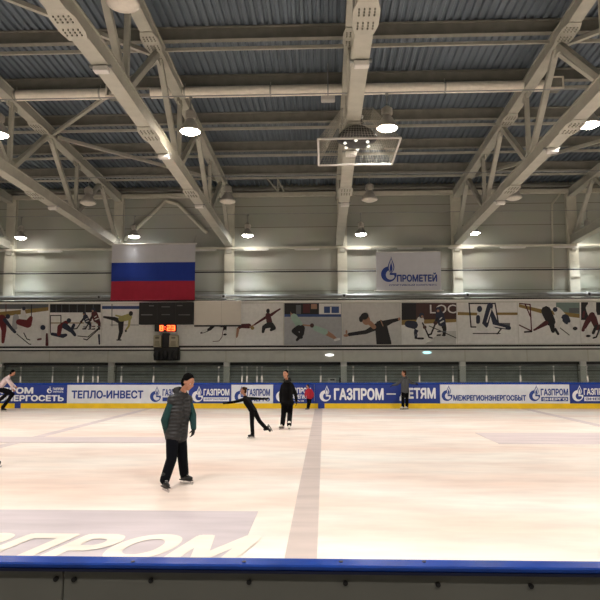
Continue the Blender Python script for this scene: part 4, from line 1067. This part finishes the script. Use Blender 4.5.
def person(label, foot, J, k, fwd, head_fwd, head_up, hair_m, hand_m, trouser_m, top_m, top_name='jacket', sleeves_m=None,
           boot_m=black_boot, vox=.011, hem=.0, bulk=1.0, hair='short', toes=None, lifts=None, curl=.5, hood=None, legbulk=1.0, grp=None, hoodk=1.0):
    """J: joint name -> world point.  k: body scale (1 = 1.75 m adult)."""
    root = empty('person', foot, label, 'person', grp)
    side = (J['shL'] - J['shR']).normalized()
    B = Bod(); nk = J['neck']; hd = J['head']
    P, M = head(B, hd, head_fwd, head_up, k, 1)
    B.cap(nk, P(-.02, 0, -.06), .052 * k, .048 * k, 1)
    B.cap(J['shL'], J['shR'], .055 * k, .055 * k, 0); B.cap(J['shL'], nk, .05 * k, .05 * k, 0); B.cap(J['shR'], nk, .05 * k, .05 * k, 0)
    mid = (J['shL'] + J['shR']) / 2; pel = (J['hipL'] + J['hipR']) / 2
    for sg, hp in ((1, J['hipL']), (-1, J['hipR'])):
        ch = mid.lerp(pel, .25) + side * sg * .075 * k; wa = mid.lerp(pel, .65) + side * sg * .055 * k
        B.chain([mid + side * sg * .07 * k, ch, wa, hp.lerp(pel, .2)], [.07 * k, .098 * k, .09 * k, .1 * k], 0)
    for s_ in 'LR':
        B.chain([J['sh' + s_], J['el' + s_], J['wr' + s_]], [.052 * k, .04 * k, .027 * k], 0)
        d = (J['ha' + s_] - J['wr' + s_]).normalized()
        n = Vector(fwd) if abs(d.dot(Vector(fwd))) < .8 else Vector((0, 0, -1))
        hand(B, J['wr' + s_], d, side * (-1 if s_ == 'L' else 1), k, 2, side=1 if s_ == 'L' else -1, curl=curl)
        B.chain([J['hip' + s_], J['kn' + s_], J['an' + s_]], [.085 * k, .058 * k, .042 * k], 3)
    body = remesh(B.mb, min(vox, .0095 * max(k, .8)), 2, B.segs, [top_m, skin, hand_m, trouser_m], 'body', root)
    # face details
    mb = MB()
    for sg in (-1, 1): mb.ball(P(.074, sg * .029, .008), .0115 * k, eye_m, 10, 8); mb.ball(P(.083, sg * .029, .008), .0065 * k, iris_m, 8, 6)
    mb.build('eyes', root, smooth=True)
    # hair
    H_ = Bod(); H_.ell(P(-.028, 0, .05), Vector((.096, .086, .09)) * k, M); H_.ell(P(-.055, 0, -.01), Vector((.064, .083, .1)) * k, M)
    if hair == 'fringe': H_.cap(P(.05, -.05, .09), P(.06, .05, .09), .03 * k, .03 * k)
    if hair == 'bun': H_.ell(P(-.11, 0, .07), Vector((.045, .045, .045)) * k, M)
    if hair == 'long': H_.cap(P(-.07, 0, -.02), P(-.08, 0, -.16), .07 * k, .045 * k)
    remesh(H_.mb, .011, 2, None, [hair_m], 'hair', root)
    # top garment
    T_ = Bod(); q = .022 * bulk
    T_.cap(J['shL'], J['shR'], .055 * k + q, .055 * k + q, 0); T_.cap(J['shL'], nk, .05 * k + q * .8, .055 * k + q * .6, 0); T_.cap(J['shR'], nk, .05 * k + q * .8, .055 * k + q * .6, 0)
    for sg, hp in ((1, J['hipL']), (-1, J['hipR'])):
        ch = mid.lerp(pel, .25) + side * sg * .075 * k; wa = mid.lerp(pel, .65) + side * sg * .06 * k
        pts = [mid + side * sg * .07 * k, ch, wa, hp.lerp(pel, .2)]; rs = [.07 * k + q, .1 * k + q, .094 * k + q, .1 * k + q]
        if hem > 0: pts.append(hp.lerp(pel, .1).lerp(J['knL' if sg > 0 else 'knR'], hem)); rs.append(.115 * k + q)
        T_.chain(pts, rs, 0)
    if sleeves_m is None:
        for s_ in 'LR': T_.chain([J['sh' + s_], J['el' + s_], J['wr' + s_]], [.055 * k + q, .043 * k + q * .8, .034 * k + q * .5], 0)
    else:
        S_ = Bod()
        for s_ in 'LR': S_.chain([J['sh' + s_], J['el' + s_], J['wr' + s_]], [.066 * k, .062 * k, .044 * k], 0)
        S_.cap(J['shL'], J['shR'], .06 * k, .06 * k)
        remesh(S_.mb, vox, 2, None, [sleeves_m], 'sweater', root)
    remesh(T_.mb, vox, 3, None, [top_m], top_name, root)
    if hood is not None:
        Hd = Bod(); n = 12
        for i in range(n):
            t0, t1 = 2 * PI * i / n, 2 * PI * (i + 1) / n
            g = lambda t: nk + M @ Vector((math.cos(t) * .075 * k - .02 * k, math.sin(t) * .09 * k, (.005 - .035 * math.cos(t) + .05 * (hoodk - 1) * 4) * k))
            Hd.cap(g(t0), g(t1), .036 * k * hoodk, .036 * k * hoodk)
        Hd.ell(nk + M @ Vector((-.1 * k, 0, .0)), Vector((.07, .1, .06)) * k, M)
        remesh(Hd.mb, vox, 3, None, [hood], 'hood', root)
    # trousers
    L_ = Bod(); q = .012 * legbulk
    L_.cap(J['hipL'], J['hipR'], .098 * k, .098 * k)
    for s_ in 'LR': L_.chain([J['hip' + s_], J['kn' + s_], J['an' + s_]], [.088 * k + q, .066 * k + q, .058 * k + q], 0)
    remesh(L_.mb, vox, 2, None, [trouser_m], 'trousers', root)
    for i, s_ in enumerate('LR'):
        td = (toes or {}).get(s_, Vector(fwd)); lf = (lifts or {}).get(s_)
        skate(root, J['an' + s_], td, k, boot_m, lift=lf)
    return root

def J_(Y0, **kw):
    out = {}
    for n, (x, y, dy) in kw.items(): out[n] = W(x, y, Y0 + dy)
    return out
def ground(J, n, px, py, k, dz=0.0):
    """put ankle n so that its blade stands on the ice at the px point"""
    g = G(px, py); J[n] = Vector((g.x, g.y, .155 * k + dz)); return g

# man in the vest (walks towards the lower right, head bowed)
Y0 = G(176, 486).y
k = 1.02
quilt = mat('quilted_vest', (30, 31, 33), .6, var=.1)
nt = quilt.node_tree; tc = nt.nodes.new('ShaderNodeTexCoord'); wv = nt.nodes.new('ShaderNodeTexWave'); wv.bands_direction = 'Z'; wv.inputs['Scale'].default_value = 5.5; wv.inputs['Distortion'].default_value = .6
bp = nt.nodes.new('ShaderNodeBump'); bp.inputs['Strength'].default_value = .45; bp.inputs['Distance'].default_value = .03
nt.links.new(tc.outputs['Object'], wv.inputs['Vector']); nt.links.new(wv.outputs['Fac'], bp.inputs['Height']); nt.links.new(bp.outputs[0], nt.nodes['Principled BSDF'].inputs['Normal'])
green = mat('green_sweater', (4, 52, 52), .85, var=.15, scale=14, bump=.4, bscale=25)
J = J_(Y0, head=(188.3, 382.3, -.05), neck=(182, 393.8, .02), shR=(172.5, 400.5, -.12), shL=(187.5, 400, .14), elR=(164.8, 420, -.14), wrR=(167.5, 436, -.02), haR=(172, 441, .05), elL=(192.5, 415, .16), wrL=(193.6, 428, .04), haL=(193, 435, -.02),
       hipR=(172.5, 436, -.05), hipL=(180, 436, .08), knR=(171.5, 459, -.16), knL=(182.5, 457, .08))
g1 = ground(J, 'anR', 164.5, 490.5, k); g2 = ground(J, 'anL', 184, 483.5, k)
person('man in a grey quilted vest with green sleeves, head bowed, skating nearest the viewer', Vector((J['neck'].x, Y0, 0)), J, k, (.8, -.5, 0), (.72, -.45, -.42), (.45, -.2, .9), hair_blk, glove_blk, mat('navy_trousers', (6, 8, 15), .95, spec=.15, var=.2, scale=8, bump=.6, bscale=14), quilt, 'vest', green,
       toes={'R': Vector((.55, -.8, 0)), 'L': Vector((.85, -.5, 0))}, hood=mat('hood_grey', (34, 34, 36), .8, bump=.3), vox=.01, hair='short', legbulk=1.3, bulk=1.5)

# woman in the black coat
Y0 = G(286, 428.5).y; k = .97
J = J_(Y0, head=(285.6, 374.3, -.03), neck=(287, 381, 0), shR=(283, 386, 0), shL=(291.6, 385.4, .03), elR=(280.6, 394.5, .02), wrR=(280.8, 401.5, -.04), haR=(281, 405, -.06), elL=(295.5, 393.5, .05), wrL=(296.4, 401, .0), haL=(296.6, 404.5, -.03),
       hipR=(284.6, 401, 0), hipL=(290.2, 401, .02), knR=(283.6, 414.5, -.05), knL=(289.8, 414.5, 0))
ground(J, 'anR', 282.5, 429.2, k); ground(J, 'anL', 289.2, 430, k)
coat = mat('black_coat', (5, 5, 7), .9, spec=.2, var=.2, bump=.5, bscale=20)
person('woman in a hooded black coat and trousers with white skates, standing upright', Vector((J['neck'].x, Y0, 0)), J, k, (-.3, -1, 0), (-.35, -1, -.12), (0, 0, 1), hair_blk, glove_blk, trous, coat, 'coat', boot_m=white_boot,
       toes={'R': Vector((-.55, -1, 0)), 'L': Vector((.05, -1, 0))}, hood=mat('fur_hood', (9, 8, 8), .9, bump=.8, bscale=80), hem=.12, bulk=.75, hoodk=1.1, vox=.013, hair='long', legbulk=1.2)

# gliding girl in black
Y0 = G(253, 438.5).y; k = .74
J = J_(Y0, head=(243.3, 390.8, -.02), neck=(245.2, 396.6, 0), shR=(243.8, 399.4, -.08), shL=(247.5, 398.6, .1), elR=(235, 401.8, -.16), wrR=(227.3, 403, -.2), haR=(223, 403.3, -.2), elL=(256, 398.6, .2), wrL=(264, 398.9, .26), haL=(268, 398.6, .26),
       hipR=(252, 410.8, -.04), hipL=(254, 410.4, .05), knR=(252, 423.5, -.03), knL=(259.2, 420.8, .08))
g = ground(J, 'anR', 252.6, 438.3, k); J['anL'] = W(266.3, 428.6, Y0 + .14)
leot = mat('black_leotard', (5, 5, 7), .9, spec=.2, var=.2, scale=10)
person('girl in black gliding on one foot with both arms stretched out', Vector((g.x, g.y, 0)), J, k, (-.95, -.3, 0), (-.9, -.4, -.08), (0, 0, 1), hair_brn, glove_blk, leot, leot, 'leotard', boot_m=mat('black_boot_cover', (16, 16, 18), .6),
       toes={'R': Vector((-1, -.15, 0)), 'L': Vector((.55, -.1, -.85))}, lifts={'L': Vector((-.75, 0, .6))}, vox=.011, hair='bun', bulk=.35, curl=.15, legbulk=.6)

# child in the red jacket
Y0 = 26.35; k = .60
J = J_(Y0, head=(307.6, 386.2, 0), neck=(308.3, 389.3, 0), shR=(306.8, 390.6, -.06), shL=(311, 390.4, .08), elR=(305.6, 393.6, -.1), wrR=(305.4, 396.2, -.16), haR=(305, 398, -.18), elL=(313, 393.8, .1), wrL=(313, 397, .02), haL=(312.8, 398.6, 0),
       hipR=(308, 397.6, 0), hipL=(310.6, 397.4, .04), knR=(308.2, 403, -.05), knL=(309.8, 402.6, .05))
ground(J, 'anR', 307.6, 409.8, k); ground(J, 'anL', 308.7, 409.4, k)
person('small child in a red jacket and dark hat skating by the far boards', Vector((J['neck'].x, Y0, 0)), J, k, (-.9, -.3, 0), (-.9, -.3, -.2), (0, 0, 1), mat('black_hat_knit', (18, 18, 20), .9, bump=.4), glove_blk, trous, mat('red_jacket', (170, 20, 44), .7, bump=.4), 'jacket', boot_m=mat('grey_boot', (110, 116, 112), .6), vox=.012, hair='short', bulk=1.3, legbulk=1.0)

# skater in the grey hoodie
Y0 = 26.4; k = .93
J = J_(Y0, head=(403.6, 373.3, 0), neck=(404.3, 377.8, 0), shR=(401.4, 380.4, -.05), shL=(408, 380.2, .06), elR=(396.8, 384.3, -.16), wrR=(392.9, 385.2, -.26), haR=(391, 386, -.3), elL=(411.5, 383, .14), wrL=(415, 383.6, .08), haL=(417, 384, .05),
       hipR=(403.2, 391.2, 0), hipL=(406.8, 391.2, .03), knR=(403, 398.5, -.06), knL=(406.8, 398.5, .0))
ground(J, 'anR', 403, 409.6, k); ground(J, 'anL', 407, 409.5, k)
person('skater in a grey hooded top and black trousers, arms held out, in front of ДЕТЯМ', Vector((J['neck'].x, Y0, 0)), J, k, (-.8, -.6, 0), (-.9, -.3, -.1), (0, 0, 1), hair_brn, glove_blk, trous, mat('grey_hoodie', (68, 70, 72), .85, bump=.4), 'hoodie', boot_m=white_boot, vox=.013, hood=mat('hoodie_hood', (62, 64, 66), .85), bulk=1.2)

# crouching skater at the left edge
Y0 = G(3, 412).y; k = .98
J = J_(Y0, head=(13.0, 373.2, 0), neck=(9, 376.5, 0), shR=(6.5, 379.5, -.16), shL=(7.5, 378, .16), elR=(10.5, 384, -.2), wrR=(12.5, 388.6, -.12), haR=(14.5, 391.5, -.08), elL=(11, 383, .2), wrL=(15, 386.5, .14), haL=(17.5, 388, .1),
       hipR=(-2.0, 389.0, -.08), hipL=(-1.5, 388.5, .1), knR=(12.8, 394.0, -.14), knL=(10.0, 391.5, .12))
g = ground(J, 'anR', 2.5, 411.5, k); ground(J, 'anL', -8, 409.5, k)
person('skater in a pale pink top crouching forward at the left edge', Vector((g.x, g.y, 0)), J, k, (1, -.1, 0), (.85, -.1, -.45), (.5, 0, .85), hair_blk, skin, trous, mat('pale_pink_top', (205, 186, 186), .8, bump=.4), 'jacket', vox=.013, bulk=1.0)

# skater almost wholly beyond the left edge, only a skate tip shows
g0 = G(-7, 467); k = 1.0
def at(dx, dy, z): return Vector((g0.x + dx, g0.y + dy, z))
J = dict(head=at(-.25, 0, 1.6), neck=at(-.27, 0, 1.44), shL=at(-.27, .19, 1.38), shR=at(-.27, -.19, 1.38), elL=at(-.32, .24, 1.12), elR=at(-.32, -.24, 1.12), wrL=at(-.26, .22, .88), wrR=at(-.26, -.22, .88), haL=at(-.24, .2, .8), haR=at(-.24, -.2, .8),
         hipL=at(-.28, .1, .93), hipR=at(-.28, -.1, .93), knL=at(-.3, .11, .54), knR=at(-.1, -.1, .54), anL=at(-.45, .11, .155), anR=at(0, -.05, .155))
person('person almost wholly beyond the left edge, only a black skate tip shows on the ice', at(-.25, 0, 0), J, k, (1, 0, 0), (1, 0, -.1), (0, 0, 1), hair_blk, glove_blk, trous, coat, 'jacket', vox=.014)

# ------------------------------------------------------------------ world and view
w = bpy.data.worlds.new('hall'); sc.world = w; w.use_nodes = True
w.node_tree.nodes['Background'].inputs[0].default_value = (.02, .021, .024, 1)
w.node_tree.nodes['Background'].inputs[1].default_value = 1.0
vs_ = sc.view_settings
sc.display_settings.display_device = 'sRGB'
vs_.view_transform = 'Standard'; vs_.look = 'None'; vs_.gamma = 1; vs_.use_curve_mapping = False
vs_.exposure = 1.05
